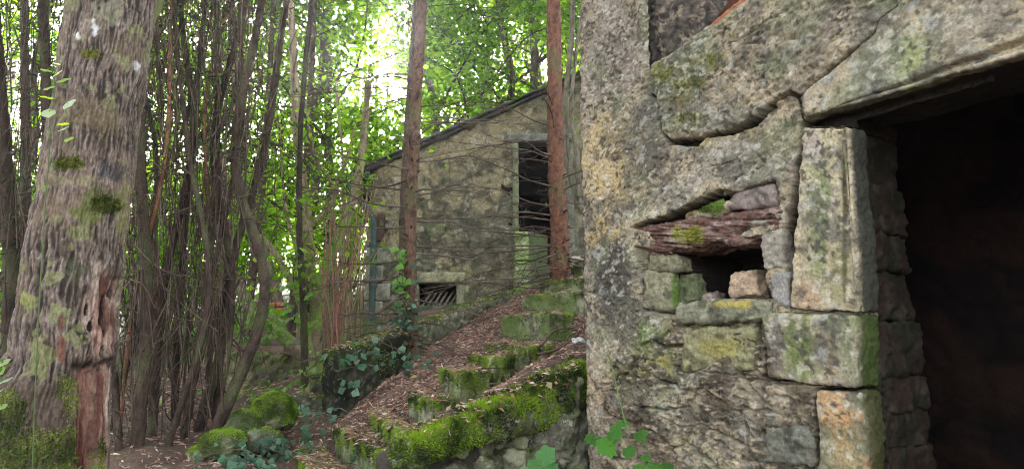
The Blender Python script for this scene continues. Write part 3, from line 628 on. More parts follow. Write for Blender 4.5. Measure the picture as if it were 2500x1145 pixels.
C = mix(np.ones((len(Vg), 3)) * (.085, .06, .045), (.15, .10, .075), sstep(fbm(Vg, 3, 4, 3), -.2, .5))
C = mix(C, (.05, .09, .02), sstep(fbm(Vg, 1.1, 4, 4) + sstep(Vg[:, 1], 7, 11) * .8, .3, .8))
single('ground', Vg, Fg, M_SOIL, C, kind='structure')

# ================================================================ stairs
MC = ((.045, .08, .012), (.25, .36, .04))
def stone_col(V, seed, base=(.26, .245, .18), green=.6):
    C = mix(plain(V, base), (.13, .12, .09), sstep(fbm(V, 6, 4, seed), -.1, .5)); C = mix(C, (.10, .14, .04), sstep(fbm(V, 5, 4, seed + 1), -.2, .35) * green)
    C = mix(C, (.045, .05, .03), sstep(fbm(V, 14, 4, seed + 2), .05, .5) * .8); return mix(C, (.42, .40, .32), sstep(fbm(V, 26, 3, seed + 3), .25, .6) * .6)
def step(L, N, Rr, z, h, seed, label, extend=.5, moss=4500, mode='all'):
    """L, N, Rr: pixels of the left, near and right top corners, all on the level z; the block runs under the litter behind"""
    n = at(N[0], N[1], N[2]); z = n[2]
    l = at(L[0], L[1], L[2]); r = at(Rr[0], Rr[1], Rr[2]); l[2] = z + (l[2] - z) * .3; r[2] = z + (r[2] - z) * .3
    f = l + (r - n); dn = np.array([0, 0, -h])
    V, F, t = block([n + dn, r + dn, f + dn, l + dn, n, r, f, l], res=.010, r=.014, amp=.010, fine=.004, seed=seed, scale=5)
    C = mix(stone_col(V, seed, (.33, .33, .21), .75), (.12, .17, .05), sstep(fbm(V, 4, 4, seed + 8), -.3, .25) * (.55 if seed < 148 else .85)); Nn = normals(V, F)
    T = Thing('stone_step', label, 'step', (n + r) / 2 + dn, 'stone steps climbing beside the ruin'); b = T.add('step_block', V, F, M_STONE, C)
    topd = (z - V[:, 2]); e = (1 - sstep(topd, .0, .075 + .10 * (fbm(V, 8, 3, seed) + .35))) * (.25 + sstep(topd, -.01, .012)) ; 
    side = (Nn @ ((n - l) / np.linalg.norm(n - l) + 0)) ; dr = t[:, 1]
    m = e * sstep(fbm(V, 5, 3, seed + 4) + .75, .0, .3) * 1.6 + sstep(side, .3, .8) * .9 * sstep(fbm(V, 6, 3, seed + 5) + .5, 0, .3)
    m = m * (t[:, 2] > .05) * (Nn[:, 2] > -.3)
    mm = moss_on(V, F, face_of(F, m), moss, seed, .013, MC)
    T.add('moss', *mm[:2], M_MOSS, mm[2], parent=b, kind='stuff', smooth=False); return T
for k, (L, N_, Rr, h, lab) in enumerate(STEPS):
    step(L, N_, Rr, 0, h + .16, 100 + k * 7, lab, moss=(15000 if k < 3 else 10000) if k < 7 else 6000)
# sloping cheek slab with thick moss, litter on its back
ax = (CH1 - CH0); ax[2] = 0; ax /= np.linalg.norm(ax); bk = np.array([-ax[1], ax[0], 0])
A0, A1 = CH0 - ax * .03, CH1 + ax * .10
wdt = .17
c8 = [A0 + (0, 0, -.10), A1 + (0, 0, -.25), A1 + bk * wdt + (0, 0, -.22), A0 + bk * wdt + (0, 0, -.10), A0, A1, A1 + bk * wdt + (0, 0, .03), A0 + bk * wdt + (0, 0, .03)]
V, F, t = block(c8, res=.010, r=.04, amp=.022, fine=.006, seed=200, scale=5)
T = Thing('sloping_stone_slab', 'long sloping slab edging the stairs, its near face bright with moss', 'stone slab', c8[0])
b = T.add('slab_block', V, F, M_STONE, mix(stone_col(V, 200, (.13, .12, .08), .8), (.045, .055, .02), sstep(fbm(V, 6, 4, 7), -.4, .2) * .9)); Nn = normals(V, F); fr = sstep(-(Nn @ bk), -.1, .5)
m = (fr + .5 * sstep(Nn[:, 2], .3, .8) * (1 - sstep(t[:, 1], .25, .5))) * sstep(fbm(V, 4, 4, 203) + .5, 0, .3) * (.35 + t[:, 2]) * (t[:, 2] > .08)
mm = moss_on(V, F, face_of(F, m), 22000, 204, .014, ((.022, .045, .008), (.26, .40, .03)))
T.add('moss', *mm[:2], M_MOSS, mm[2], parent=b, kind='stuff', smooth=False)
# rubble under the slab: each stone a part of the cheek wall
T = Thing('rubble_cheek_wall', 'dry rubble of mossy stones carrying the sloping slab', 'stone wall', c8[0] + (0, 0, -.5))
rng = random.Random(12)
def boulder(center, rad, seed, res=.014, amp=.25, squash=(1, 1, .8), rot=0, rnd=.62):
    n = max(8, int(rad * 2 / res)); n = min(n, 60); 
    if (n,) not in _bg: _bg[(n,)] = box_grid(n, n, n)
    P, F = _bg[(n,)]; q = (P - .5) * 2; d = q / np.linalg.norm(q, axis=1)[:, None]; q = d * rnd + q * (1 - rnd)
    cr, sr = math.cos(rot), math.sin(rot); q = q * np.array(squash); q = np.stack([q[:, 0] * cr - q[:, 1] * sr, q[:, 0] * sr + q[:, 1] * cr, q[:, 2]], -1)
    V = q * rad * 1.05; V = V + d * (rad * amp * (fbm(V / rad, 1.1, 4, seed) + .25 * fbm(V / rad, 5, 3, seed + 3)))[:, None] + np.asarray(center, float)
    N = normals(V, F)
    if (N * (V - V.mean(0))).sum() < 0: F = F[:, ::-1]
    return V, F
for q, col, ms in (((1245, 1062, 38, 30), (.22, .23, .14), 900), ((1248, 1122, 40, 34), (.26, .27, .18), 200), ((1105, 1098, 34, 18), (.25, .27, .15), 150), ((1175, 1080, 30, 30), (.10, .09, .07), 0),
                   ((1370, 960, 46, 50), (.12, .11, .08), 500), ((1340, 1060, 62, 60), (.16, .16, .11), 1500), ((1385, 1120, 44, 60), (.2, .2, .15), 300), ((1310, 1130, 40, 40), (.14, .15, .10), 500),
                   ((1170, 1140, 46, 26), (.14, .14, .09), 200), ((1400, 1040, 30, 40), (.24, .24, .2), 100), ((1090, 1150, 50, 22), (.08, .07, .06), 0), ((1330, 985, 40, 30), (.1, .1, .07), 700), ((1190, 1030, 40, 24), (.09, .085, .06), 300), ((1290, 1010, 34, 26), (.1, .1, .07), 400)):
    px, py, rx, ry = q; s = (px - 1012) / 404.; Yd = 2.90 + .58 * s + .05; c = at(px, py, Yd)
    V, F = boulder(c, rx / FPX * Yd, px, .012, .35, (1, .9, ry / rx))
    o = T.add('rubble_stone', V, F, M_STONE, stone_col(V, px, col, .5))
    if ms:
        Nn = normals(V, F); mm = moss_on(V, F, face_of(F, sstep(Nn[:, 2], -.1, .6) * sstep(fbm(V, 6, 3, px) + .3, 0, .3)), ms, px, .012, MC)
        if mm: T.add('moss', *mm[:2], M_MOSS, mm[2], parent=o, kind='stuff', smooth=False)
c8b = [A0 + bk * .12 + (0, 0, -1.0), A1 + bk * .12 + (0, 0, -1.2), A1 + bk * .3 + (0, 0, -1.2), A0 + bk * .3 + (0, 0, -1.0), A0 + bk * .12 + (0, 0, -.08), A1 + bk * .12 + (0, 0, -.2), A1 + bk * .3 + (0, 0, -.2), A0 + bk * .3 + (0, 0, -.08)]
V, F, t = block(c8b, res=.02, amp=.03, seed=210); T.add('wall_core', V, F, M_STONE, plain(V, (.05, .045, .035)))

# ================================================================ boulders and low walls on the left
def boulder_thing(px, py, rpx, Yd, sq, seed, label, col=(.20, .19, .14), ms=5000, rot=0, mlow=-.2):
    c = at(px, py, Yd); r = rpx / FPX * Yd; V, F = boulder(c, r, seed, .012, .16, sq, rot, .85)
    T = Thing('boulder', label, 'boulder', c - (0, 0, r * .7)); o = T.add('rock', V, F, M_STONE, mix(stone_col(V, seed, col, .8), (.05, .065, .025), sstep(fbm(V, 5, 3, seed), -.4, .1) * .85)); Nn = normals(V, F)
    mm = moss_on(V, F, face_of(F, sstep(Nn[:, 2] + fbm(V, 5, 3, seed) * .4, mlow, mlow + .4)), int(ms * 1.8), seed, .013, ((.07, .12, .012), (.28, .42, .045)))
    T.add('moss', *mm[:2], M_MOSS, mm[2], parent=o, kind='stuff', smooth=False)
boulder_thing(666, 1008, 50, 4.6, (1, .9, .85), 301, 'rounded boulder capped in bright green moss, highest of the pile', ms=9000, mlow=-.35)
boulder_thing(602, 1050, 42, 4.5, (1, .8, 1.05), 302, 'dark pointed boulder leaning left under the bright mossy one', ms=1500, mlow=.3)
boulder_thing(545, 1086, 46, 4.3, (1.1, .9, .75), 303, 'low broad boulder with mossy shoulder beside the ivy', ms=3000, mlow=.0)
boulder_thing(484, 1110, 22, 4.25, (1, .9, .9), 304, 'smallest boulder at the left end of the pile', ms=900, mlow=.0)
boulder_thing(640, 1075, 38, 4.45, (1.2, .9, .7), 305, 'dark stone wedged beneath the bright mossy boulder', ms=300, mlow=.5)
def dim(C, k): return C * k
def low_wall(name, label, a, b, thick, h0, h1, seed, col, moss=3000, res=.03, course=(.35, .16), cat='wall', green=.8, mtop=.5, cap=None):
    """a, b: top front edge points; goes down h0 / h1"""
    a, b = np.array(a), np.array(b); t = (b - a) / np.linalg.norm(b - a); n = np.array([-t[1], t[0], 0]); n /= np.linalg.norm(n)
    dz = np.array([0, 0, 1.0])
    dsp = lambda V, N, tt: sstep(worley(V @ t + fbm(V, 3, 2, seed) * .05, V[:, 2] + fbm(V, 4, 2, seed + 1) * .03, course[0], course[1], seed)[0], 0, .03) * .03 - .02
    V, F, tt = block([a - dz * h0, b - dz * h1, b + n * thick - dz * h1, a + n * thick - dz * h0, a, b, b + n * thick, a + n * thick], res=res, r=.03, amp=.02, fine=.006, seed=seed, scale=4, disp=dsp)
    T = Thing(name, label, cat, (a + b) / 2 - dz * h0); o = T.add('masonry', V, F, M_FARSTONE, dim(stone_col(V, seed, col, green), .35 if col[0] < .03 else 1)); Nn = normals(V, F)
    if moss:
        mm = moss_on(V, F, face_of(F, sstep(Nn[:, 2], .3, .8) * mtop + (tt[:, 2] > .6) * sstep(fbm(V, 3, 3, seed), .0, .3) * .5), moss, seed, .016, MC)
        T.add('moss', *mm[:2], M_MOSS, mm[2], parent=o, kind='stuff', smooth=False)
    return T
low_wall('garden_wall', 'low dark mossy wall between the hedge and the hazel stems', at(520, 862, 7.0), at(742, 862, 7.4), .25, .75, .65, 401, (.30, .28, .16), 3500)
T = low_wall('garden_wall', 'taller grey garden wall behind the leaning mossy log, red bricks on its top', at(560, 768, 9.0), at(745, 766, 9.0), .3, 1.1, 1.1, 402, (.32, .28, .23), 1500, green=.4)
for k in range(9):
    x = 622 + (k % 5) * 17; y = 762 - 13 * (k // 5) * 1.0
    p = at(x, y, 9.02); q = at(x + 15, y, 9.02); dz = np.array([0, 0, .065]); n = np.array([0, .14, 0])
    V, F, t = block([p, q, q + n, p + n, p + dz, q + dz, q + n + dz, p + n + dz], res=.03, r=.008, amp=.004, seed=k); T.add('brick', V, F, M_FARSTONE, plain(V, (.36, .13, .08)))
low_wall('retaining_wall', 'dark retaining block capped with litter, ivy climbing its face', at(842, 858, 4.75), at(1000, 810, 5.1), .35, .70, .55, 403, (.022, .024, .016), 2500, .02, (.5, .3), green=.5)
low_wall('kerb_coping', 'sloping mossy stone kerb running up towards the far doorway', at(1028, 796, 5.9), at(1300, 703, 7.2), .30, .28, .25, 404, (.13, .13, .085), 5000, .022, (.55, .4))
low_wall('stone_block', 'small square mossy block at the foot of the hazel', at(757, 938, 5.6), at(806, 934, 5.6), .28, .26, .26, 405, (.12, .12, .08), 1200, .02, (1, 1), cat='block')
low_wall('stone_block', 'small dark block next to the tall boulder and thin straw stems', at(722, 972, 5.2), at(800, 970, 5.3), .28, .24, .24, 406, (.055, .055, .04), 300, .02, (1, 1), cat='block')
p = at(1404, 634, 6.0); V, F = boulder(p, .05, 5, .01, .3, (1.4, 1, .5)); single('loose_stone', V, F, M_STONE, plain(V, (.4, .36, .28)), p - (0, 0, .03), 'small pale stone lying on the topmost step', 'stone')

# ================================================================ the far building
BY = 9.0
def fb(px, py, dy=0): return at(px, py, BY + dy)
FB = Thing('far_stone_shed', 'weathered stone shed with a sloping roof, black doorway and cellar window, seen behind the spruces', 'building', (fb(1100, 760)[0], BY, 1.4))
fx0, fx1 = fb(893, 700)[0], fb(1560, 600)[0]
roof_l, roof_r = fb(903, 420), fb(1440, 184)
slope = (roof_r[2] - roof_l[2]) / (roof_r[0] - roof_l[0])
def roof_z(x): return roof_l[2] + (x - roof_l[0]) * slope + fbm(np.stack([x, 0 * x, 0 * x], -1), 1.2, 2, 4) * .03
D0 = [fb(1264, 700)[0], fb(1380, 700)[0], fb(1300, 700)[2], fb(1300, 348)[2]]     # doorway x0, x1, z0, z1
W0 = [fb(1020, 745)[0], fb(1114, 745)[0], fb(1060, 746)[2], fb(1060, 691)[2]]     # cellar window
res = .016; xsb = np.linspace(fx0, fx1, int((fx1 - fx0) / res)); zb0 = 1.0
T01 = np.linspace(0, 1, 190); Xb = np.repeat(xsb[:, None], len(T01), 1); top = roof_z(xsb)[:, None]; Zb = zb0 + T01[None] * (top - zb0)
x, z = Xb.ravel(), Zb.ravel(); P = np.stack([x, 0 * x, z], -1)
h = fbm(P, 1.5, 3, 21) * .03 + fbm(P, 7, 4, 22) * .018 + fbm(P, 25, 3, 23) * .007
ee, cid = worley(x + fbm(P, 3, 2, 25) * .05, z + fbm(P, 3, 2, 26) * .05, .38, .2, 9); h += sstep(ee, 0, .03) * .014 * sstep(fbm(P, 1.6, 3, 27), -.3, .3)
h -= sstep(fbm(P, 2.5, 4, 28), .35, .5) * .02
h = h - np.exp(-(x - fx0) / .03) * .04
V = np.stack([x, BY - h, z], -1); idx = np.arange(len(V)).reshape(Xb.shape); F = np.stack([idx[:-1, :-1], idx[1:, :-1], idx[1:, 1:], idx[:-1, 1:]], -1).reshape(-1, 4)
cx_, cz_ = x[F].mean(1), z[F].mean(1)
keep = ~(((cx_ > D0[0]) & (cx_ < D0[1]) & (cz_ > D0[2] - .05) & (cz_ < D0[3])) | ((cx_ > W0[0]) & (cx_ < W0[1]) & (cz_ > W0[2]) & (cz_ < W0[3])))
px, py = to_px(V); n = fbm(V, 2.5, 4, 31)
C = mix(plain(V, (.27, .235, .155)), (.38, .31, .20), sstep(n, -.1, .5) * .7); C = mix(C, (.13, .13, .10), sstep(fbm(V, 1.8, 5, 32), -.05, .25) * .75)
C = mix(C, (.05, .05, .04), sstep(fbm(V, 7, 5, 33), .08, .35) * .7); C = mix(C, (.03, .03, .025), (1 - sstep(ee, 0, .03)) * sstep(fbm(V, 1.6, 3, 27), -.3, .3) * .6); C = mix(C, (.10, .14, .06), (1 - sstep(np.hypot((px - 1060) / 40, (py - 545) / 40) + n, .4, 1.2)) * .7)
C = mix(C, (.12, .14, .06), sstep(py, 600, 720) * .5 * sstep(n, -.3, .2)); C = mix(C, (.33, .28, .18), (1 - sstep(np.abs(py - 330 + (px - 1180) * .36) / 30 + n, .4, 1.2)) * .6)
C = mix(C, (.5, .48, .4), sstep(fbm(V, 9, 3, 34), .3, .6) * .45); C = mix(C, (.09, .085, .075), sstep(px, 1385, 1430) * .5)
C = C * np.array([.74, .75, .66])
o = FB.add('wall', V, F[keep], M_FARSTONE, C)
def xbox(x0, x1, y0, y1, z0, z1, **k): return block([(x0, y0, z0), (x1, y0, z0), (x1, y1, z0), (x0, y1, z0), (x0, y0, z1), (x1, y0, z1), (x1, y1, z1), (x0, y1, z1)], **k)
def fbox(name, x0, x1, y0, y1, z0, z1, col, mat=M_FARSTONE, res=.04, parent=None, **k):
    V, F, t = xbox(x0, x1, y0, y1, z0, z1, res=res, r=k.pop('r', .012), amp=k.pop('amp', .008), seed=int(abs(x0) * 100) % 97, **k)
    C = mix(plain(V, col), np.array(col) * .45, sstep(fbm(V, 7, 4, 3), .0, .5)); return FB.add(name, V, F, mat, C, parent=parent)
fbox('side_wall', fx0 + .03, fx0 + .35, BY + .03, BY + 4, .8, roof_l[2] - .05, (.2, .18, .14)); fbox('side_wall', fx1 - .3, fx1 - .02, BY + .03, BY + 4, .8, 4.6, (.2, .18, .14), res=.08)
fbox('rear_wall', fx0 + .05, D0[0] - .35, BY + 3.8, BY + 4.05, .8, roof_l[2] - .05, (.05, .04, .03), M_DARK, .1); fbox('rear_wall', D0[0] - .34, fx1 - .05, BY + 3.6, BY + 4.05, .8, D0[3] + .1, (.05, .04, .03), M_DARK, .1)
fbox('partition', D0[0] - .30, D0[0] - .02, BY + .03, BY + 3.6, .9, D0[3], (.2, .2, .13), M_DARK, .06); fbox('partition', D0[1] + .02, D0[1] + .2, BY + .03, BY + 3.6, .9, D0[3], (.03, .03, .03), M_DARK, .06)
fbox('ceiling', D0[0] - .3, fx1 - .1, BY + .05, BY + 3.8, D0[3] + .12, D0[3] + .2, (.03, .03, .03), M_DARK, .1)
fbox('door_panel', D0[0] + .2, D0[1] - .05, BY + .55, BY + .6, D0[2], D0[2] + .95, (.022, .008, .007), M_WOOD, .04)
q0, q1 = fb(1255, 690), fb(1292, 690)
qe = fb(1346, 690)[0]
for k, (ya, yb) in enumerate(((715, 642), (642, 572))):
    za, zb = fb(0, ya)[2], fb(0, yb)[2] - .01; xa, xb, xc = q0[0] + .01 * k, q1[0] - .02 * k, qe - .03 * k
    V, F, t = block([(xa, BY - .3, za), (xb, BY - .3, za), (xc, BY + .06, za), (xa, BY + .06, za), (xa, BY - .3, zb), (xb, BY - .3, zb), (xc, BY + .06, zb), (xa, BY + .06, zb)], res=.02, r=.015, amp=.010, fine=.004, seed=61 + k)
    FB.add('door_jamb', V, F, M_FARSTONE, mix(mix(plain(V, (.20, .28, .09)), (.30, .33, .18), sstep(fbm(V, 9, 3, 4), .1, .4)), (.045, .06, .025), sstep(V[:, 0], xb - .01, xb + .02) * .85), label='green mossy stone at the foot of the doorway')
for k, (ya, yb) in enumerate(((570, 500), (500, 430), (430, 350))): fbox('door_jamb', q0[0] - .02, D0[0] + .015, BY - .03, BY + .22, fb(0, ya)[2], fb(0, yb)[2] - .01, (.15, .17, .09))
fbox('door_jamb', D0[1] - .01, D0[1] + .14, BY - .03, BY + .22, D0[2], D0[3], (.15, .15, .11))
fbox('door_sill', D0[0] - .12, D0[1] + .1, BY - .12, BY + .3, D0[2] - .16, D0[2] - .02, (.10, .13, .05))
fbox('door_lintel', D0[0] - .18, D0[1] + .14, BY - .035, BY + .25, D0[3], D0[3] + .12, (.17, .175, .14))
fbox('window_lintel', W0[0] - .16, W0[1] + .12, BY - .04, BY + .25, W0[3], W0[3] + .15, (.26, .255, .15))
fbox('window_frame', W0[1], W0[1] + .11, BY - .025, BY + .2, W0[2] - .06, W0[3] - .004, (.2, .2, .13)); fbox('window_frame', W0[0] - .1, W0[0], BY - .02, BY + .2, W0[2] - .06, W0[3] - .004, (.2, .2, .13))
fbox('window_sill', W0[0] - .1, W0[1] + .1, BY - .05, BY + .2, W0[2] - .12, W0[2], (.12, .13, .09))
for k in range(7):
    a = np.array([W0[0] + .03 + k * .075, BY + .05, W0[2] - .01]); b_ = a + (.11, .12, .21)
    V, F, t = block([a + q for q in ((0, 0, 0), (.035, 0, 0), (.035, .03, 0), (0, .03, 0))] + [b_ + q for q in ((0, 0, 0), (.035, 0, 0), (.035, .03, 0), (0, .03, 0))], res=.02, r=.004, amp=.003, seed=k)
    FB.add('window_slat', V, F, M_WOOD, mix(plain(V, (.2, .17, .14)), (.09, .07, .06), sstep(fbm(V, 20, 3, k), 0, .4)))
# roof: two layers of dark slates along the slope with a ragged front
def roofslab(x0, x1, y0, y1, dz0, dz1, name, col):
    za, zb = roof_l[2] + (x0 - roof_l[0]) * slope, roof_l[2] + (x1 - roof_l[0]) * slope
    V, F, t = block([(x0, y0, za + dz0), (x1, y0, zb + dz0), (x1, y1, zb + dz0), (x0, y1, za + dz0), (x0, y0, za + dz1), (x1, y0, zb + dz1), (x1, y1, zb + dz1), (x0, y1, za + dz1)], res=.05, r=.01, amp=.022, fine=.006, seed=44)
    FB.add(name, V, F, M_FARSTONE, mix(plain(V, col), (.09, .11, .05), sstep(fbm(V, 4, 3, 3), .0, .4)))
roofslab(fx0 - .15, fx1, BY - .10, BY + 4.1, .0, .05, 'roof', (.06, .06, .062)); roofslab(fx0 - .2, fx1, BY - .16, BY + 4.1, .055, .085, 'roof', (.085, .085, .085))
# downpipe with its swan neck, and the stub of a gutter
pp = [fb(838, 440, -.1), fb(876, 482, -.1), fb(908, 532, -.1), fb(914, 560, -.1), fb(912, 620, -.1), fb(905, 860, -.1)]
V, F = tube(spline(pp, 40), .045, 12); PIPE = FB.add('downpipe', V, F, M_METAL)
for y in (600, 700, 790):
    V, F = tube([fb(911, y, -.1), fb(911, y - 9, -.1)], .058, 12); FB.add('pipe_clip', V, F, M_METAL, parent=PIPE)
V, F = tube([fb(820, 438, -.1), fb(850, 436, -.1), fb(905, 428, -.08)], .06, 12); FB.add('gutter', V, F, M_METAL)
a = fb(930, 545, -.08); fbox('wooden_post', a[0] - .05, a[0] + .05, BY - .12, BY - .02, fb(930, 592)[2], fb(930, 525)[2], (.07, .04, .03), M_WOOD)
fbox('eaves_beam', fb(880, 0)[0], fb(912, 0)[0], BY - .1, BY + .5, fb(0, 480)[2], fb(0, 458)[2], (.06, .04, .03), M_WOOD)
# quoins on the left edge
for k, ya in enumerate(range(560, 860, 44)): fbox('quoin', fx0 - .015, fx0 + .24 + .1 * (k % 2), BY - .03, BY + .25, fb(0, ya + 42)[2], fb(0, ya)[2], (.24, .24, .18))

# ================================================================ needles and dead leaves on the ground
from mathutils.bvhtree import BVHTree
def bvh_of(objs):
    VV, FF, n = [], [], 0
    for o in objs:
        me = o.data; v = np.zeros(len(me.vertices) * 3); me.vertices.foreach_get('co', v); v = v.reshape(-1, 3)
        b = o.parent.location if o.parent else o.location; v = v + np.array(b); f = np.zeros(len(me.polygons) * 4, int); me.polygons.foreach_get('vertices', f)
        VV.append(v); FF.append(f.reshape(-1, 4) + n); n += len(v)
    return BVHTree.FromPolygons(np.concatenate(VV).tolist(), np.concatenate(FF).tolist())
solid = [o for o in bpy.data.objects if o.type == 'MESH' and o.name.split('.')[0] in ('ground', 'step_block', 'slab_block', 'masonry')]
BV = bvh_of(solid)
def drop(x, y, z0=4.0):
    h = BV.ray_cast(Vector((x, y, z0)), Vector((0, 0, -1))); return h[0], h[1]
def litter(name, region, n, seed, label_cols, L, Wd, nmin=.55, up=.012):
    rng = np.random.RandomState(seed); P, D = [], []
    for _ in range(n):
        x, y = region(rng); p, nn = drop(x, y)
        if p is None or nn[2] < nmin: continue
        if nmin >= .5 and p[1] < 6.6 and any(abs(p[2] - c_[5]) < .03 and np.hypot(p[0] - c_[0][0], p[1] - c_[0][1]) < .55 for c_ in CARVE) and rng.rand() < .6: continue
        t = rng.normal(size=3) * (1, 1, .28); t -= np.array(nn) * (t @ np.array(nn)) * .8
        P.append(np.array(p) + np.array(nn) * rng.rand() * up); D.append(t)
    P, D = np.array(P), np.array(D); n = len(P)
    V, F = leaf_cards(P, D, L * (.5 + rng.rand(n)), Wd * (.5 + rng.rand(n)), rng, .5)
    c = np.array(label_cols)[rng.randint(0, len(label_cols), n)] * (.6 + .8 * rng.rand(n, 1))
    return V, F, np.repeat(c, 4, 0)
def reg_stairs(r):
    while True:
        t = r.rand(); p = (1 - t) * np.array([-.75, 3.1]) + t * np.array([.45, 5.9]); q = p + r.normal(size=2) * (.55, .5)
        if q[1] > 2.7: return q
def reg_left(r): return r.uniform(-4.5, -.2), r.uniform(3.2, 8.2)
BR = [(.34, .20, .15), (.45, .30, .24), (.20, .11, .08), (.58, .45, .36), (.32, .16, .11), (.42, .29, .24)]
A = litter('n', reg_stairs, 30000, 1, BR, .040, .0055, .5); B = litter('l', reg_stairs, 9000, 2, BR + [(.5, .4, .3), (.30, .15, .08)], .032, .014, .5, .015)
Tw = litter('tw', reg_stairs, 1500, 9, [(.10, .06, .045), (.2, .15, .12), (.06, .045, .035)], .14, .006, .4, .03); Cc = litter('n2', reg_left, 9000, 3, BR, .05, .012); D_ = litter('y', reg_stairs, 50, 4, [(.45, .38, .14), (.45, .36, .2)], .045, .028, .5, .03)
V, F, C = join([A, B, Tw, Cc, D_]); single('leaf_litter', V, F, M_LITTER, C, kind='stuff', smooth=False)
# fallen twigs by the wall foot
rng = np.random.RandomState(8)
for k, (a, b) in enumerate((((1310, 866, 3.75), (1415, 812, 4.1)), ((1320, 845, 3.9), (1400, 800, 4.3)), ((1028, 786, 5.7), (1120, 812, 5.4)))):
    A_, B_ = at(*a), at(*b); V, F = tube(spline([A_, (A_ + B_) / 2 + rng.normal(size=3) * .015, B_], 12), np.linspace(.009, .004, 12), 6)
    single('fallen_stick', V, F, M_TWIG, plain(V, (.10, .065, .045)), A_, ('thicker stick lying on the litter against the pillar foot', 'thinner stick beside the pillar foot, higher of the two', 'stick lying across the litter right of the thin spruce')[k], 'stick', 'fallen sticks')
for k, (x, y, Y) in enumerate(((1412, 832, 3.85),)):
    V, F = boulder(at(x, y, Y), .022 + .006 * (1 - k), 60 + k, .006, .4, (1.3, 1, .6)); single('pale_stone', V, F, M_STONE, plain(V, (.6, .6, .58)), at(x, y, Y), ('white stone chip wedged against the pillar foot', 'small pale chip among the needles in front of the large square step')[k], 'stone')

# ================================================================ the big old trunk, left
def path(pts, n): return spline([at(*p) for p in pts], n)
cl = path(((128, 1420, 2.2), (132, 1145, 2.2), (160, 850, 2.2), (185, 600, 2.2), (226, 350, 2.22), (276, 0, 2.25), (330, -400, 2.3)), 700)
hw = np.interp(np.linspace(0, 1, 700), np.linspace(0, 1, 7), np.array([132, 120, 108, 101, 96, 97, 95]) / FPX * 2.2)
nth = 330; th = np.linspace(0, 2 * math.pi, nth, endpoint=False); TH, K = np.meshgrid(th, np.arange(700)); TH, K = TH.ravel(), K.ravel()
cx0, r0 = cl[K], hw[K]; ct, st = np.cos(TH), np.sin(TH); z = cx0[:, 2]
Pn = np.stack([ct * .18, st * .18, z * 1.0], -1)
V0 = cx0 + np.stack([ct * r0, st * r0, 0 * r0], -1); px, py = to_px(V0)
side = st < .3                                        # faces the camera
n1 = fbm(Pn, 9, 3, 1); warp = Pn + np.stack([fbm(Pn, 8, 2, 5), fbm(Pn, 8, 2, 6), 0 * z], -1) * .010
rg = ridged(warp, 62, 3, 2, (1, 1, .12)); rg2 = ridged(warp, 95, 2, 3, (1, 1, .25))
rot = (1 - sstep(np.hypot((px - 250) / 55, (py - 770) / 135) + n1 * .35, .6, 1.0)) * side
brk = sstep(py + n1 * 60, 880, 930) * sstep(1180 - py, -200, 0); strip = (1 - sstep(np.abs(px - 218) / 28 + n1 * .2, .7, 1.1)) * brk * side
red = np.maximum(rot, brk * sstep(px + n1 * 50, 150, 230) * side * (1 - strip))
d = (rg - .4) * .010 * (1 - red) + rg2 * .003 * (1 - red) + n1 * .006 + fbm(Pn, 3, 2, 8) * .007
d = d - rot * (.014 + np.clip(fbm(Pn, 30, 4, 9, stretch=(1, 1, .35)), 0, 1) * .02) + ridged(Pn, 30, 3, 10, (1, 1, .12)) * .008 * red - strip * .03
d = d - brk * .022 * sstep(px, 100, 260) + brk * sstep(120 - px, -60, 40) * .02
ang = np.exp(-((py - 890 - n1 * 40 + (px - 150) * .15) / 14) ** 2) * side * sstep(fbm(Pn, 6, 3, 33), -.35, .15); d = d - ang * .016
d = d + np.clip(fbm(Pn, 5, 2, 11), 0, 1) * .004
V = cx0 + np.stack([ct * (r0 + d), st * (r0 + d), 0 * r0], -1)
C = mix(plain(V, (.15, .115, .092)), (.030, .024, .021), sstep(-rg - rg2 * .3, -.82, -.42) * .95); C = mix(C, (.33, .28, .25), sstep(rg + rg2 * .4, .85, 1.2) * .7)
C = mix(C, (.17, .13, .08), sstep(fbm(V, 5, 3, 12), .1, .5) * .5); C = mix(C, (.24, .26, .11), sstep(fbm(V, 12, 5, 13), .40, .50) * .5)
C = mix(C, (.23, .165, .12), (1 - sstep(np.abs(py - 470) / 120, .6, 1.2)) * .35 * sstep(n1, -.2, .3))
for x, y, rx, ry, c, s in ((265, 420, 45, 28, (.05, .05, .055), .8), (245, 300, 70, 40, (.14, .11, .06), .6), (232, 66, 14, 16, (.6, .62, .62), 1), (195, 92, 7, 10, (.6, .62, .6), .9), (330, 160, 8, 12, (.5, .52, .5), .9), (160, 600, 20, 26, (.07, .05, .04), .9), (185, 660, 26, 34, (.07, .075, .04), .7),
                        (75, 735, 20, 22, (.24, .27, .08), .8), (150, 770, 40, 30, (.26, .28, .12), .6), (200, 570, 30, 20, (.2, .22, .08), .6), (100, 870, 40, 60, (.24, .26, .10), .6), (150, 835, 12, 60, (.16, .06, .045), .9), (165, 400, 60, 14, (.10, .12, .03), .9), (240, 500, 60, 40, (.12, .14, .04), .9), (300, 520, 20, 80, (.25, .25, .1), .6), (270, 30, 40, 30, (.3, .3, .2), .5)):
    C = mix(C, c, (1 - sstep(np.hypot((px - x) / rx, (py - y) / ry) + fbm(Pn, 22, 4, 14) * .75, .75, 1.0)) * s * .85 * side)
wood = mix(mix(plain(V, (.30, .19, .15)), (.12, .05, .04), sstep(fbm(Pn, 20, 4, 15, stretch=(1, 1, .3)), -.1, .35)), (.5, .42, .34), sstep(fbm(Pn, 22, 4, 16, stretch=(1, 1, .15)), .05, .4) * .7)
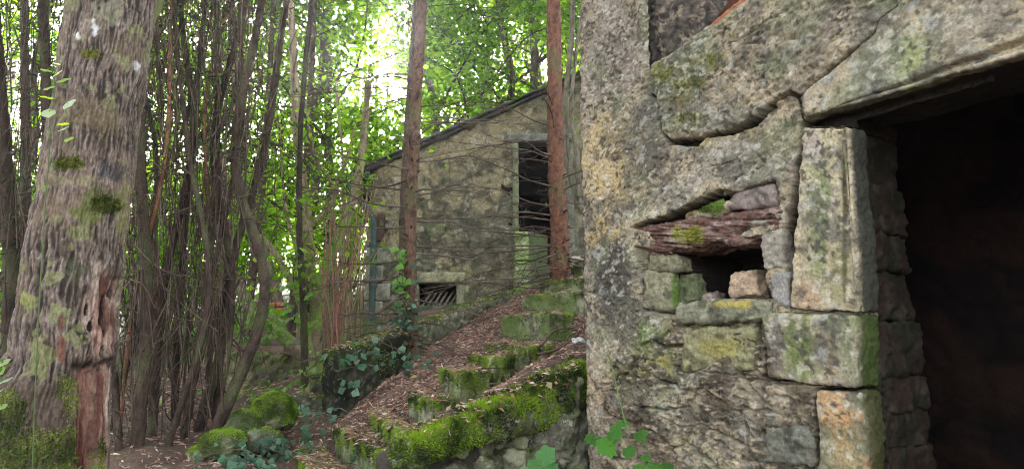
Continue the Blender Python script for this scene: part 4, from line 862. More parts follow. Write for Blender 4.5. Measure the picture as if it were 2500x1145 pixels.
C = C * (1 - red[:, None]) + wood * red[:, None]; C = mix(C, (.02, .013, .012), rot * sstep(fbm(Pn, 30, 4, 9, stretch=(1, 1, .35)), .30, .42)); C = C * (1 - strip[:, None]) + mix(plain(V, (.085, .032, .022)), (.30, .16, .12), sstep(fbm(Pn, 26, 4, 17, stretch=(1, 1, .08)), -.1, .5)) * strip[:, None]
C = mix(C, (.02, .014, .012), ang * .9); C = mix(C, (.07, .05, .035), brk * (px < 190) * .7)
i = np.arange(699)[:, None] * nth; j = np.arange(nth)[None]; j2 = (j + 1) % nth
F = np.stack([i + j, i + j2, i + nth + j2, i + nth + j], -1).reshape(-1, 4)
OT = Thing('old_mossy_tree', 'thick old tree with ridged bark, rotten reddish foot and moss patches, at the left', 'tree', cl[0]); tr = OT.add('trunk', V, F, M_BARK, C)
for (specs, nn_, sz, cols, lab) in ((((172, 402, 40, 16), (250, 500, 42, 26), (222, 136, 22, 10), (275, 505, 26, 16)), 2600, .014, ((.05, .07, .012), (.20, .22, .04)), 'small moss cushions on the bark'),
                                    (((120, 1110, 130, 75), (165, 975, 36, 60), (40, 1000, 40, 60), (256, 1110, 16, 60)), 12000, .013, ((.04, .07, .012), (.24, .30, .06)), 'deep moss round the foot')):
    mk_ = np.zeros(len(V))
    for x, y, rx, ry in specs: mk_ = np.maximum(mk_, (1 - sstep(np.hypot((px - x) / rx, (py - y) / ry) + n1 * .5, .5, 1.0)) * side)
    mk_ = mk_ * (1 - strip); mm = moss_on(V, F[:, ::-1], face_of(F, mk_), nn_, 5, sz, cols)
    OT.add('moss', *mm[:2], M_MOSS, mm[2], parent=tr, kind='stuff', smooth=False, label=lab)
# broken limb stub and thin stem at its right side, near the top
V, F = tube(path(((340, 60, 2.3), (362, 30, 2.35), (390, -60, 2.45), (420, -200, 2.6)), 30), np.linspace(.045, .03, 30), 14); V = V + normals(V, F) * (fbm(V, 14, 3, 1) * .012)[:, None]
OT.add('limb', V, F, M_BARK, mix(plain(V, (.12, .10, .07)), (.10, .13, .03), sstep(fbm(V, 9, 3, 1), -.1, .3)))
top = cl[-1]
# ================================================================ foliage tools
GL = [(.055, .15, .012), (.08, .20, .016), (.12, .26, .022), (.09, .22, .016), (.15, .29, .03), (.045, .12, .014)]
def leaves(P, n_per, spread, L, rng, cols=GL, droop=-.25):
    n = len(P) * n_per; Q = np.repeat(P, n_per, 0) + rng.normal(size=(n, 3)) * spread
    D = rng.normal(size=(n, 3)) * (1, 1, .35) + (0, 0, droop); l = L * (.55 + .75 * rng.rand(n))
    V, F = leaf_cards(Q, D, l, l * .72, rng, .35); c = np.array(cols)[rng.randint(0, len(cols), n)] * (.7 + .6 * rng.rand(n, 1))
    return V, F, np.repeat(c, 4, 0)
def limb_tree(rng, H, r0, crown0, spread, nl=16, lean=(0, 0), sub=5):
    """trunk tube + limbs; returns wood and the tips"""
    p = [np.zeros(3)]
    for k in range(8): p.append(np.array([lean[0] * (k + 1) / 8, lean[1] * (k + 1) / 8, H * (k + 1) / 8]) + rng.normal(size=3) * (.10, .10, 0) * (k > 0))
    p[0] = np.array([0, 0, -.4]); tr = spline(p, 40); wood = [tube(tr, np.linspace(r0, r0 * .2, 40), 8)]; tips = []; limbs = []
    for k in range(nl):
        f = crown0 + (1 - crown0) * (k + rng.rand()) / nl; b = tr[int(f * 39)]; a = rng.rand() * 6.283 + k * 2.4
        Ln = spread * (1.15 - .7 * (f - crown0) / (1 - crown0)) * (.7 + .5 * rng.rand()); d = np.array([math.cos(a), math.sin(a), .25 + .5 * rng.rand()])
        q = [b, b + d * Ln * .35 + rng.normal(size=3) * .08, b + d * Ln * .7 + (0, 0, .06 * Ln), b + d * Ln + rng.normal(size=3) * .15 - (0, 0, .1 * Ln)]
        c = spline(q, 14); limbs.append(tube(c, np.linspace(r0 * .30 * (1.2 - f), .006, 14), 5))
        for s in range(sub):
            g = c[rng.randint(4, 14)]; e = g + rng.normal(size=3) * (.32, .32, .22) * Ln * .55; limbs.append(tube(spline([g, (g + e) / 2 + rng.normal(size=3) * .05, e], 6), np.linspace(.010, .003, 6), 3))
            for m in (.4, .7, 1.0): tips.append(g + (e - g) * m)
        tips += [c[9], c[12], c[13]]
    return join(wood), join(limbs), np.array(tips)
def add_shared(T, name, mesh, loc=(0, 0, 0), rot=0, scale=1.0, parent=None):
    o = bpy.data.objects.new(name, mesh); COL.objects.link(o); o.parent = parent or T.o; o.location = loc; o.rotation_euler = (0, 0, rot); o.scale = (scale,) * 3; return o
ORD = ['first', 'second', 'third', 'fourth', 'fifth', 'sixth', 'seventh', 'eighth', 'ninth', 'tenth', 'eleventh', 'twelfth', 'thirteenth', 'fourteenth', 'fifteenth', 'sixteenth', 'seventeenth', 'eighteenth', 'nineteenth', 'twentieth', 'twenty-first', 'twenty-second', 'twenty-third', 'twenty-fourth', 'twenty-fifth', 'twenty-sixth', 'twenty-seventh', 'twenty-eighth']
# ---------------- leafy trees beyond
BARK = (.10, .08, .06)
protos = []
for k in range(4):
    rng = np.random.RandomState(50 + k); wd, lb, tips = limb_tree(rng, 9.5, .11, .12, 2.7, 26, rng.normal(size=2) * .5, 6)
    lv = leaves(tips, 17, .17, .115, rng)
    protos.append((mesh_data('trunk', *wd, M_BARK, plain(wd[0], BARK)), mesh_data('limbs', *lb, M_BARK, plain(lb[0], (.07, .06, .045))), mesh_data('crown', *lv[:2], M_LEAF, lv[2], False)))
FAR = [(20, 11, 1.0), (300, 14, 1.0), (420, 17, 1.1), (520, 12, .9), (670, 17, 1.1), (800, 12.5, 1.0), (720, 11.5, .9), (1040, 19, 1.3), (1060, 13.6, 1.1), (1290, 13.6, 1.15), (1180, 17, 1.3), (1230, 14.2, 1.2), (1330, 15.5, 1.25), (1400, 19, 1.3), (1480, 14.5, 1.1), (1560, 17, 1.3), (-120, 13, 1.0), (-250, 17, 1.2), (1700, 15, 1.2), (1900, 18, 1.2)]
FAR.sort(key=lambda f: f[0])
for k, (x, Y, s) in enumerate(FAR):
    p = at(x, 850, Y); p[2] = gz(p[0], p[1]) - .1
    T = Thing('broadleaf_tree', 'bright green leafy tree of the backlit wood, %s from the left' % ORD[k], 'tree', p, 'broadleaf trees beyond the clearing')
    m = protos[k % 4]; T.o.rotation_euler = (0, 0, k * 1.7); T.o.scale = (s,) * 3
    for nm, me in zip(('trunk', 'limbs', 'crown'), m): add_shared(T, nm, me)
# ---------------- leafy understorey bushes
bpro = []
for k in range(3):
    rng = np.random.RandomState(80 + k); st_, tips = [], []
    for s in range(9):
        a = rng.rand() * 6.28; e = np.array([math.cos(a) * .9, math.sin(a) * .9, 1.3 + rng.rand() * 1.3]) * (.6 + .5 * rng.rand()); c = spline([np.array([0, 0, -.1]), e * .5 + (0, 0, .25), e], 12); st_.append(tube(c, np.linspace(.02, .004, 12), 5)); tips += list(c[3:])
    lv = leaves(np.array(tips), 34, .20, .07, rng, GL[1:5]); wd = join(st_)
    bpro.append((mesh_data('stems', *wd, M_BARK, plain(wd[0], BARK)), mesh_data('foliage', *lv[:2], M_LEAF, lv[2], False)))
BUSH = [(560, 13.5, 1.1), (650, 15, 1.3), (740, 13.5, 1.1), (850, 12.2, .9), (470, 9.5, 1.1), (390, 10.5, 1.2), (60, 8, 1.0), (-60, 9, 1.2), (330, 9, 1.0), (820, 14, 1.5), (600, 15, 1.5), (250, 12, 1.4)]
BUSH.sort(key=lambda f: f[0])
for k, (x, Y, s) in enumerate(BUSH):
    p = at(x, 850, Y); p[2] = gz(p[0], p[1]) - .05
    T = Thing('leafy_bush', 'loose sunlit bush under the wood edge, %s from the left' % ORD[k], 'bush', p, 'bushes under the trees'); T.o.rotation_euler = (0, 0, k * 2.1); T.o.scale = (s,) * 3
    for nm, me in zip(('stems', 'foliage'), bpro[k % 3]): add_shared(T, nm, me)
# ---------------- the wood far behind, one mass
rng = np.random.RandomState(5); n = 60000; x = rng.uniform(-34, 26, n); y = rng.uniform(23, 40, n); z = 1 + rng.rand(n) ** 1.15 * (10 + np.clip(x + 3, -2, 8) * .9)
Q = np.stack([x, y, z], -1); keep = fbm(Q, .28, 3, 3) + .15 - .45 * sstep(-x[:len(Q)], 4, 10) * sstep(z, 3, 6) > 0; Q = Q[keep]; nQ = len(Q)
D = rng.normal(size=(nQ, 3)); V, F = leaf_cards(Q, D, .30 * (.6 + .7 * rng.rand(nQ)), .24, rng); c = np.array(GL)[rng.randint(0, 6, nQ)] * (.8 + .5 * rng.rand(nQ, 1))
wd = [tube(spline([(a, b, 0), (a + .3, b, 8), (a + .2, b, 18)], 6), (.2, .18, .16, .12, .1, .05), 6) for a, b in zip(rng.uniform(-30, 22, 40), rng.uniform(24, 36, 40))]
w_ = join(wd); V, F, c = join([(V, F, np.repeat(c, 4, 0)), (w_[0], w_[1], plain(w_[0], BARK))]); single('distant_wood', V, F, M_LEAF, c, kind='stuff', smooth=False)

# ================================================================ spruces with dead branches
def knotty(path_, rad, seed, col, col2, nth=40, knots=40, amp=.006):
    n = len(path_); V, F = tube(path_, rad, nth); N = V - np.repeat(path_, nth, 0); N /= np.linalg.norm(N, axis=1)[:, None] + 1e-9
    P = V * (1, 1, 1); f = fbm(P, 26, 4, seed, stretch=(1, 1, .6)); fl = ridged(P, 34, 3, seed + 1, (1, 1, .8)); amp = amp * 1.25
    rng = np.random.RandomState(seed); d = f * amp + fl * amp * .5; C = mix(plain(V, col), col2, sstep(f, -.1, .4)); C = mix(C, np.array(col) * 1.6, sstep(fl, .5, 1) * .6); C = mix(C, np.array(col2) * .5, (1 - sstep(fl, -.3, .25)) * .7); C = mix(C, (.10, .12, .05), sstep(fbm(P, 3, 3, seed + 6), .15, .45) * .45)
    kp = V[rng.randint(0, len(V), knots)]
    for q in kp:
        r = np.linalg.norm((V - q) * (1, 1, .8), axis=1); rr = rad if np.isscalar(rad) else float(np.mean(rad)); d = d + np.exp(-(r / (rr * .28)) ** 2) * rr * .16; C = mix(C, (.03, .02, .015), np.exp(-(r / (rr * .2)) ** 2) * .9)
    return V + N * d[:, None], F, C
def dead_branch(b, d, Ln, rng, r=.009, droop=.1, ntw=16, tw=.32):
    d = d / np.linalg.norm(d); q = [b]
    for k in range(1, 5): q.append(b + d * Ln * k / 4 + rng.normal(size=3) * .02 * Ln + np.array([0, 0, -droop * Ln * (k / 4) ** 2]))
    c = spline(q, 18); parts = [tube(c, np.linspace(r, r * .25, 18), 5)]
    for k in range(ntw):
        i = rng.randint(3, 18); s = rng.choice([-1, 1]); side = np.cross(d, (0, 0, 1.0)) * s; e = c[i] + (d * .7 + side * .8 + rng.normal(size=3) * .3 + (0, 0, -.15)) * tw * (.4 + .7 * rng.rand()) * (1.1 - i / 22)
        m = (c[i] + e) / 2 + rng.normal(size=3) * .02; cc = spline([c[i], m, e], 6); parts.append(tube(cc, np.linspace(r * .32, .0012, 6), 3))
        for _ in range(2):
            g = cc[rng.randint(2, 6)]; parts.append(tube(np.array([g, g + rng.normal(size=3) * .05 + (e - g) * .4]), (.0016, .001), 3))
    return join(parts)
def spruce(label, pts, w0, w1, seed, col, col2, nb, left, Ln, crown_z, knots):
    c = path(pts, 260); rad = np.linspace(w0, w1, 260) * (1 + .35 * np.exp(-np.arange(260) / 9.)); T = Thing('spruce_tree', label, 'tree', c[0])
    V, F, C = knotty(c, rad, seed, col, col2, knots=knots); T.add('trunk', V, F, M_BARK, C); rng = np.random.RandomState(seed)
    for k in range(nb):
        f = .06 + .60 * (k + rng.rand()) / nb; b = c[int(f * 259)]
        a = math.pi + rng.normal() * .75 if rng.rand() < left else rng.normal() * .9
        up = -.12 + .75 * max(0, f - .22) + rng.normal() * .10
        V, F = dead_branch(b, np.array([math.cos(a), -math.sin(a) * .8, up]), Ln * (.55 + .7 * rng.rand()), rng, .0085, .06, 15)
        T.add('branch', V, F, M_TWIG, mix(plain(V, (.085, .06, .045)), (.16, .14, .11), sstep(fbm(V, 6, 2, k), 0, .5)))
    for k in range(26):
        i = int((.02 + .6 * rng.rand()) * 259); a = rng.rand() * 6.28; rr = rad[i]; b = c[i] + np.array([math.cos(a), -abs(math.sin(a)), 0]) * rr * .8; e = b + (b - c[i]) / rr * (.03 + .06 * rng.rand()) + (0, 0, .012)
        V, F = tube([b, (b + e) / 2, e], (.011, .008, .005), 6); T.add('branch_stub', V, F, M_TWIG, plain(V, (.07, .05, .04)))
    # living crown high above the picture
    q = []; z0 = crown_z
    for k in range(60):
        zz = z0 + k * .09; a = k * 2.4; L_ = 1.3 * (1 - k / 75); ctr = c[-1]
        for m in np.linspace(.15, 1, 6): q.append((ctr[0] + math.cos(a) * L_ * m, ctr[1] + math.sin(a) * L_ * m, zz - m * .25))
    q = np.array(q); n = len(q) * 8; Q = np.repeat(q, 8, 0) + rng.normal(size=(n, 3)) * (.1, .1, .05); D = rng.normal(size=(n, 3)) - (0, 0, .6); V, F = leaf_cards(Q, D, .12, .03, rng)
    T.add('crown', V, F, M_NEEDLE, np.repeat(np.array([(.02, .045, .018)]) * (.6 + .8 * rng.rand(n, 1)), 4, 0), smooth=False)
    V, F = tube([c[-1], c[-1] + (0, 0, z0 + 5.6 - c[-1][2])], (w1, .01), 8); T.add('leader', V, F, M_BARK, plain(V, col)); return T
spruce('straight reddish brown spruce trunk with dead twiggy branches, just left of the ruin pillar', ((1378, 705, 6.0), (1366, 640, 6.0), (1366, 560, 6.0), (1356, 350, 6.0), (1352, 0, 6.05), (1350, -350, 6.1)), .094, .058, 11, (.155, .070, .042), (.075, .038, .026), 38, .78, 1.45, 6.2, 60)
spruce('slimmer brown spruce trunk left of the stairs, ivy at its foot', ((1010, 875, 5.3), (1004, 780, 5.3), (1002, 560, 5.3), (1016, 250, 5.32), (1030, 0, 5.35), (1040, -350, 5.4)), .050, .042, 12, (.12, .072, .046), (.055, .034, .025), 34, .5, 1.0, 5.6, 40)
c = path(((990, 850, 5.7), (985, 560, 5.7), (1000, 250, 5.75), (1022, -50, 5.8), (1035, -350, 5.9)), 160); T = Thing('spruce_tree', 'dark thin trunk hidden close behind the slimmer spruce', 'tree', c[0])
V, F, C = knotty(c, np.linspace(.038, .03, 160), 13, (.10, .07, .05), (.05, .035, .03), 20, 20); T.add('trunk', V, F, M_BARK, C); rng = np.random.RandomState(14)
for k in range(14):
    a = rng.rand() * 6.28; V, F = dead_branch(c[rng.randint(40, 120)], np.array([math.cos(a), math.sin(a), .2]), .9, rng, .007); T.add('branch', V, F, M_TWIG, plain(V, (.07, .05, .04)))
n = 2500; q = c[-1] + np.abs(rng.normal(size=(n, 3))) * (0, 0, 1.4) + rng.normal(size=(n, 3)) * (.5, .5, .1) + (0, 0, .3); V, F = leaf_cards(q, rng.normal(size=(n, 3)), .12, .03, rng); T.add('crown', V, F, M_NEEDLE, np.repeat(np.array([(.02, .045, .018)]) * (.6 + .8 * rng.rand(n, 1)), 4, 0), smooth=False)

# ================================================================ hazel with mossy stems
def stem_tree(name, label, cat, stems, seed, col, mossc, leafn=0, r_leaf=.07, group=None, tw=0):
    rng = np.random.RandomState(seed); cs = [(path(p, 60), w) for p, w in stems]; T = Thing(name, label, cat, cs[0][0][0], group); tips = []
    for c, (w0, w1) in cs:
        V, F, C = knotty(c, np.linspace(w0, w1, 60), seed, col, np.array(col) * .5, 16, 8, .008); C = mix(C, mossc, sstep(fbm(V, 4, 3, seed) + (1.9 - V[:, 2]) * .35, -.1, .4)); T.add('stem', V, F, M_BARK, C); tips.append(c[22::6])
    if tw:
        parts = []; 
        for c, _ in cs:
            for k in range(tw):
                b = c[rng.randint(14, 60)]; e = b + rng.normal(size=3) * (.35, .25, .25) + (0, 0, .25); cc = spline([b, (b + e) / 2 + rng.normal(size=3) * .04, e], 6); parts.append(tube(cc, np.linspace(.007, .002, 6), 4)); tips.append(cc[2:])
        V, F = join(parts); T.add('twigs', V, F, M_TWIG, plain(V, (.07, .055, .04)), kind='stuff')
    if leafn:
        lv = leaves(np.concatenate(tips), leafn, .16, r_leaf, rng, GL[1:5]); T.add('foliage', *lv[:2], M_LEAF, lv[2], smooth=False)
    return T
MOSSY = (.07, .12, .02)
stem_tree('hazel_bush', 'many-stemmed hazel with green mossy stems spreading from one foot', 'bush', [
 (((762, 925, 6.6), (758, 800, 6.6), (752, 600, 6.6), (745, 500, 6.6), (725, 330, 6.7), (715, 100, 6.8), (700, -100, 7)), (.075, .03)), (((768, 930, 6.5), (772, 760, 6.5), (800, 640, 6.5), (850, 520, 6.5), (880, 400, 6.6), (900, 200, 6.7)), (.075, .03)),
 (((766, 920, 6.4), (735, 740, 6.4), (690, 650, 6.3), (650, 590, 6.3), (610, 560, 6.3), (560, 420, 6.4)), (.040, .012)), (((750, 560, 6.6), (790, 520, 6.6), (822, 475, 6.6), (825, 440, 6.6), (850, 380, 6.6), (870, 300, 6.7)), (.03, .010)),
 (((745, 770, 6.5), (742, 700, 6.5), (735, 640, 6.5), (700, 520, 6.5), (680, 300, 6.6)), (.025, .010)), (((775, 900, 6.7), (790, 780, 6.8), (830, 650, 6.9), (840, 450, 7), (820, 200, 7.1)), (.03, .010)),
 (((822, 475, 6.6), (800, 430, 6.6), (770, 380, 6.6), (745, 250, 6.7)), (.020, .008))], 21, (.26, .21, .13), (.20, .30, .06), 4, .075, tw=9)
stem_tree('leaning_log', 'mossy leaning trunk sloping down to the right in front of the garden wall', 'tree trunk', [(((745, 868, 7.3), (690, 820, 7.3), (625, 770, 7.3), (585, 700, 7.3), (560, 650, 7.3), (548, 520, 7.3), (540, 380, 7.4)), (.075, .05))], 22, (.24, .20, .14), (.14, .20, .05))
stem_tree('young_tree', 'bare leaning grey-brown trunk behind the hazel, rising over the garden wall', 'tree', [(((690, 790, 9.3), (668, 700, 9.3), (640, 600, 9.3), (600, 450, 9.3), (575, 200, 9.4), (560, -80, 9.6)), (.085, .05))], 23, (.15, .12, .09), (.12, .13, .06), 6, tw=14)
stem_tree('young_tree', 'dark young tree standing right beside the hazel foot', 'tree', [(((745, 945, 6.0), (742, 800, 6.0), (738, 690, 6.0), (730, 540, 6.05), (735, 300, 6.1), (760, 0, 6.2)), (.03, .02))], 24, (.05, .04, .03), (.05, .06, .02), 1, tw=8)
stem_tree('young_tree', 'pale young tree with curved limbs growing beside the far doorway', 'tree', [(((1425, 520, 8.4), (1405, 470, 8.4), (1385, 380, 8.4), (1380, 250, 8.4), (1395, 100, 8.5), (1400, -80, 8.6)), (.045, .03)), (((1415, 480, 8.3), (1408, 380, 8.3), (1395, 260, 8.3), (1410, 100, 8.4), (1430, -50, 8.5)), (.03, .02))], 25, (.16, .14, .10), (.12, .13, .06), 1, tw=6)
# ---------------- straw coloured thin stems
rng = np.random.RandomState(31)
for k in range(34):
    x = 790 + rng.rand() * 95; Y = 6.0 + rng.rand() * 1.6; y0 = 850 + rng.rand() * 60; ln = rng.normal() * 40 + 15
    p = path(((x, y0, Y), (x + ln * .3, y0 - 130, Y), (x + ln * .8, y0 - 260, Y), (x + ln * 1.5 + rng.normal() * 10, y0 - 360 - rng.rand() * 120, Y)), 24); V, F = tube(p, np.linspace(.009, .004, 24), 5)
    c = ((.30, .22, .13), (.22, .14, .09), (.16, .15, .07))[k % 3]; single('bare_stem', V, F, M_TWIG, plain(V, c), p[0], 'thin bare upright stem in the dense clump between hazel and shed', 'stem', 'bare stems beside the shed')
for k in range(9):
    x = 800 + rng.rand() * 40; Y = 4.9 + rng.rand() * .4; p = path(((x + rng.normal() * 8, 985, Y), (x, 860, Y), (x + rng.normal() * 16, 740, Y), (x + 20 + rng.normal() * 30, 600 - rng.rand() * 120, Y)), 24); V, F = tube(p, np.linspace(.010, .004, 24), 5)
    single('reddish_stem', V, F, M_TWIG, plain(V, (.20, .10, .07)), p[0], 'thin reddish stem in the bundle rising left of the ivy covered block', 'stem', 'reddish stems in front of the hazel')

# ================================================================ hedge of tall conifers gone to bare stems
def shag_mesh(seed):
    """dead shaggy twigs for one trunk, 5.5 m high, axis at x=y=0"""
    rng = np.random.RandomState(seed); parts = []
    for k in range(36):
        z = rng.rand() ** .9 * 4.6; a = rng.rand() * 6.28; L = .25 + rng.rand() * .55; d = np.array([math.cos(a), math.sin(a), 0])
        b = np.array([0, 0, z]); e = b + d * L * .55 + (0, 0, rng.normal() * .25 + .25 * (z > 2) - .1 * (z < 1)); m = (b + e) / 2 + (0, 0, rng.normal() * .06); f = e + d * .1 + (0, 0, rng.normal() * .3)
        parts.append(tube(spline([b, m, e, f], 8), np.linspace(.006, .0015, 8), 3))
    for k in range(34):
        a = rng.rand() * 6.28; r = .04 + rng.rand() * .22; z = rng.rand() * 3.5; b = np.array([math.cos(a) * r, math.sin(a) * r, z]); e = b + rng.normal(size=3) * (.10, .10, 0) + (0, 0, .5 + rng.rand() * .8)
        parts.append(tube(spline([b, (b + e) / 2 + rng.normal(size=3) * .03, e], 6), np.linspace(.005, .002, 6), 3))
    return join(parts)
def spray_mesh(seed, z0=2.0, z1=6.5, n=60, dens=13):
    rng = np.random.RandomState(seed); Q, D = [], []
    for k in range(n):
        z = z0 + (z1 - z0) * rng.rand(); a = rng.rand() * 6.28; L = .3 + rng.rand() * .7; d = np.array([math.cos(a), math.sin(a), .1])
        for m in range(dens):
            t = rng.rand() ** .7; p = d * L * t + np.array([0, 0, z - .45 * t * t * L]) + rng.normal(size=3) * (.05, .05, .03); Q.append(p); D.append(d * .7 + rng.normal(size=3) * .35 + (0, 0, -.6))
    Q, D = np.array(Q), np.array(D); n = len(Q); V, F = leaf_cards(Q, D, .055 * (.6 + .8 * rng.rand(n)), .013, rng)
    c = np.array([(.014, .030, .010), (.022, .045, .014), (.035, .06, .018), (.05, .045, .022)])[rng.randint(0, 4, n)] * (.7 + .6 * rng.rand(n, 1)); return V, F, np.repeat(c, 4, 0)
SH, SP = [], []
for k in range(3):
    w_ = shag_mesh(60 + k); SH.append(mesh_data('dead_twigs', *w_, M_TWIG, mix(plain(w_[0], (.085, .060, .045)), (.17, .13, .10), sstep(fbm(w_[0], 5, 2, k), 0, .5)))); s_ = spray_mesh(70 + k); SP.append(mesh_data('crown', *s_[:2], M_NEEDLE, s_[2], False))
HEDGE = [  # base px, py, depth; shift of the top (px at y=0); radius; tint
 (300, 1060, 4.2, 352, .040, 0), (338, 1065, 4.3, 348, .055, 0), (352, 1000, 5.0, 350, .028, 2), (372, 1050, 4.6, 440, .050, 0), (405, 1060, 4.4, 425, .035, 0), (428, 1030, 5.0, 500, .040, 0), (446, 1055, 4.6, 530, .050, 0), 
 (478, 1040, 4.8, 600, .042, 0), (500, 1060, 4.5, 640, .050, 0), (512, 1010, 5.4, 585, .030, 0), (530, 1040, 4.9, 700, .060, 0), (270, 1040, 4.9, 300, .035, 0), (330, 1030, 4.7, 250, .020, 1), (415, 1040, 4.9, 560, .022, 2), (520, 1050, 4.6, 520, .018, 0), (290, 1040, 4.4, 420, .022, 2)]
TINT = [((.065, .045, .033), (.03, .022, .017)), ((.12, .085, .06), (.06, .045, .035)), ((.26, .12, .065), (.12, .06, .04))]
HEDGE.sort(key=lambda h: h[0])
for k, (x, y, Y, xt, r, ti) in enumerate(HEDGE):
    b = at(x, y, Y); b[2] = min(b[2], gz(b[0], b[1])) - .1; t = at(xt, 0, Y * 1.0); t2 = t + (t - b) * .35; rng = np.random.RandomState(k)
    m1 = b + (t - b) * .33 + rng.normal(size=3) * .05 + (-(t[0] - b[0]) * .10, 0, 0); m2 = b + (t - b) * .66 + rng.normal(size=3) * .05
    T = Thing('hedge_conifer', 'shaggy dark conifer stem, %s from the left in the tall overgrown hedge' % ORD[k], 'tree', b, 'conifer stems of the overgrown hedge')
    r *= .42 + .3 * rng.rand(); m1 = m1 + rng.normal(size=3) * (.09, .09, 0); m2 = m2 + rng.normal(size=3) * (.10, .10, 0); c = spline([b, m1, m2, t, t2], 120); V, F, C = knotty(c, np.linspace(r * 1.15, r * .55, 120), 40 + k, TINT[ti][0], TINT[ti][1], 16, 12, .005); T.add('trunk', V, F, M_BARK, C)
    o = add_shared(T, 'dead_twigs', SH[k % 3], (0, 0, .1), k * 1.3); sh = (t[0] - b[0]) / (t[2] - b[2])
    o.rotation_euler = (0, math.atan(sh), 0); o = add_shared(T, 'crown', SP[k % 3], (0, 0, 0), 0); o.rotation_euler = (0, math.atan(sh), 0)
yw = spray_mesh(90, 2.3, 7.5, 210, 26); YW = mesh_data('crown', *yw[:2], M_NEEDLE, np.clip(yw[2] * 1.3, 0, 1), False)
for k, (x, y, Y) in enumerate(((700, 930, 8.3), (590, 940, 8.9))):
    b = at(x, y, Y); b[2] = gz(b[0], b[1]) - .1; T = Thing('yew_tree', ('slim yew with drooping grey-green sprays behind the hazel', 'slim yew with drooping grey-green sprays between hedge and leaning log')[k], 'tree', b)
    V, F, C = knotty(spline([b, b + (.1, 0, 2.5), b + (.05, .1, 5), b + (.1, .1, 7.6)], 100), np.linspace(.06, .02, 100), 130 + k, *TINT[0], 14, 10, .006); T.add('trunk', V, F, M_BARK, C); add_shared(T, 'crown', YW, (0, 0, 0), k * 2.0, 1.0)
# dark conifers at the far left, behind the old trunk
for k, (x, y, Y, xt, r) in enumerate(((-40, 1050, 4.2, -60, .05), (25, 1040, 4.6, -20, .06), (85, 980, 5.2, 110, .04), (30, 980, 6.5, 60, .05), (130, 1000, 4.4, 100, .035), (-120, 1000, 5, -180, .06), (210, 1000, 5.4, 190, .04))):
    b = at(x, y, Y); b[2] = min(b[2], gz(b[0], b[1])) - .1; t = at(xt, 0, Y); t2 = t + (t - b) * .3; T = Thing('hedge_conifer', ('outermost dark conifer at the left edge of the photo', 'dark conifer stem at the frame edge behind the ivy sprig', 'slim conifer stem showing just left of the old tree', 'far conifer stem seen between the left edge and the old tree', 'thin conifer stem half hidden by the left side of the old tree', 'conifer standing outside the left edge', 'conifer stem wholly behind the old tree')[k], 'tree', b, 'conifers left of the old tree')
    V, F, C = knotty(spline([b, b + (t - b) * .4 + (.08, 0, 0), t, t2], 100), np.linspace(r, r * .6, 100), 90 + k, *TINT[0], 14, 10, .008); T.add('trunk', V, F, M_BARK, C)
    add_shared(T, 'dead_twigs', SH[k % 3], (0, 0, .1), k * 1.9); add_shared(T, 'crown', SP[(k + 1) % 3], (0, 0, -.9), k * 2.2)

# ================================================================ ivy and small plants
IVY = [(.04, .10, .05), (.06, .15, .08), (.03, .07, .04), (.11, .20, .13)]
def lobed(P, Nn, size, rng, lob=5, deep=.35):
    """lobed or toothed leaves as fans of quads, facing Nn"""
    n = len(P); a = np.cross(Nn, rng.normal(size=(n, 3))); a /= np.linalg.norm(a, axis=1)[:, None]; b = np.cross(Nn, a); m = lob * 2; ang = np.arange(m + 1) * 2 * math.pi / (m + 1)
    rad = np.where(np.arange(m + 1) % 2 == 0, 1.0, 1 - deep); size = np.broadcast_to(size, (n,))
    Vs = [P + Nn * (size * .08)[:, None]]; nv = 2 * (m + 1) + 1
    for q in range(m + 1): Vs.append(P + (a * math.cos(ang[q]) + b * math.sin(ang[q])) * (size * rad[q])[:, None] - Nn * (size * .10 * (rad[q]))[:, None])
    for q in range(m + 1):
        an = ang[q] + math.pi / (m + 1); rr = .92 - deep * .35; Vs.append(P + (a * math.cos(an) + b * math.sin(an)) * (size * rr)[:, None])
    V = np.stack(Vs, 1); F = []; 
    for q in range(m + 1): F.append((0, 1 + (m + 1) + (q - 1) % (m + 1), 1 + q, 1 + (m + 1) + q))
    F = np.array(F); base = (np.arange(n) * V.shape[1])[:, None, None]; return V.reshape(-1, 3), (F[None] + base).reshape(-1, 4), V.shape[1]
def ivy(name, label, cat, center, spread, n, seed, size=.027, cols=IVY, vine=6, facing=(-.1, -.8, .6), group=None):
    rng = np.random.RandomState(seed); P = np.array(center) + rng.normal(size=(n, 3)) * spread
    for i in range(n):
        h = BV.ray_cast(Vector((P[i, 0], P[i, 1], P[i, 2] + .6)), Vector((0, 0, -1)))
        if h[0] is not None and P[i, 2] < h[0][2] + .03: P[i, 2] = h[0][2] + .03 + rng.rand() * .05
    Nn = rng.normal(size=(n, 3)) * .45 + np.array(facing); Nn /= np.linalg.norm(Nn, axis=1)[:, None]; V, F, k = lobed(P, Nn, size * (.5 + .8 * rng.rand(n)), rng, 3, .35)
    c = np.array(cols)[rng.randint(0, len(cols), n)] * (.7 + .6 * rng.rand(n, 1)); b = np.array(center) - (0, 0, spread[2]); T = Thing(name, label, cat, b, group); T.add('leaves', V, F, M_IVY, np.repeat(c, k, 0), smooth=False)
    parts = [tube(spline([P[i], (P[i] + P[j]) / 2 + rng.normal(size=3) * .03, P[j]], 8), .0025, 4) for i, j in rng.randint(0, n, (vine, 2))]; V, F = join(parts); T.add('vine', V, F, M_TWIG, plain(V, (.10, .08, .05))); return T
ivy('ivy', 'broad patch of bluish ivy leaves on the ground under the boulders', 'ivy', at(655, 1100, 4.1), (.15, .10, .05), 60, 1, .026)
ivy('ivy', 'ivy spreading at the bottom edge, left of the lowest step', 'ivy', at(620, 1150, 3.8), (.16, .1, .03), 50, 2, .028)
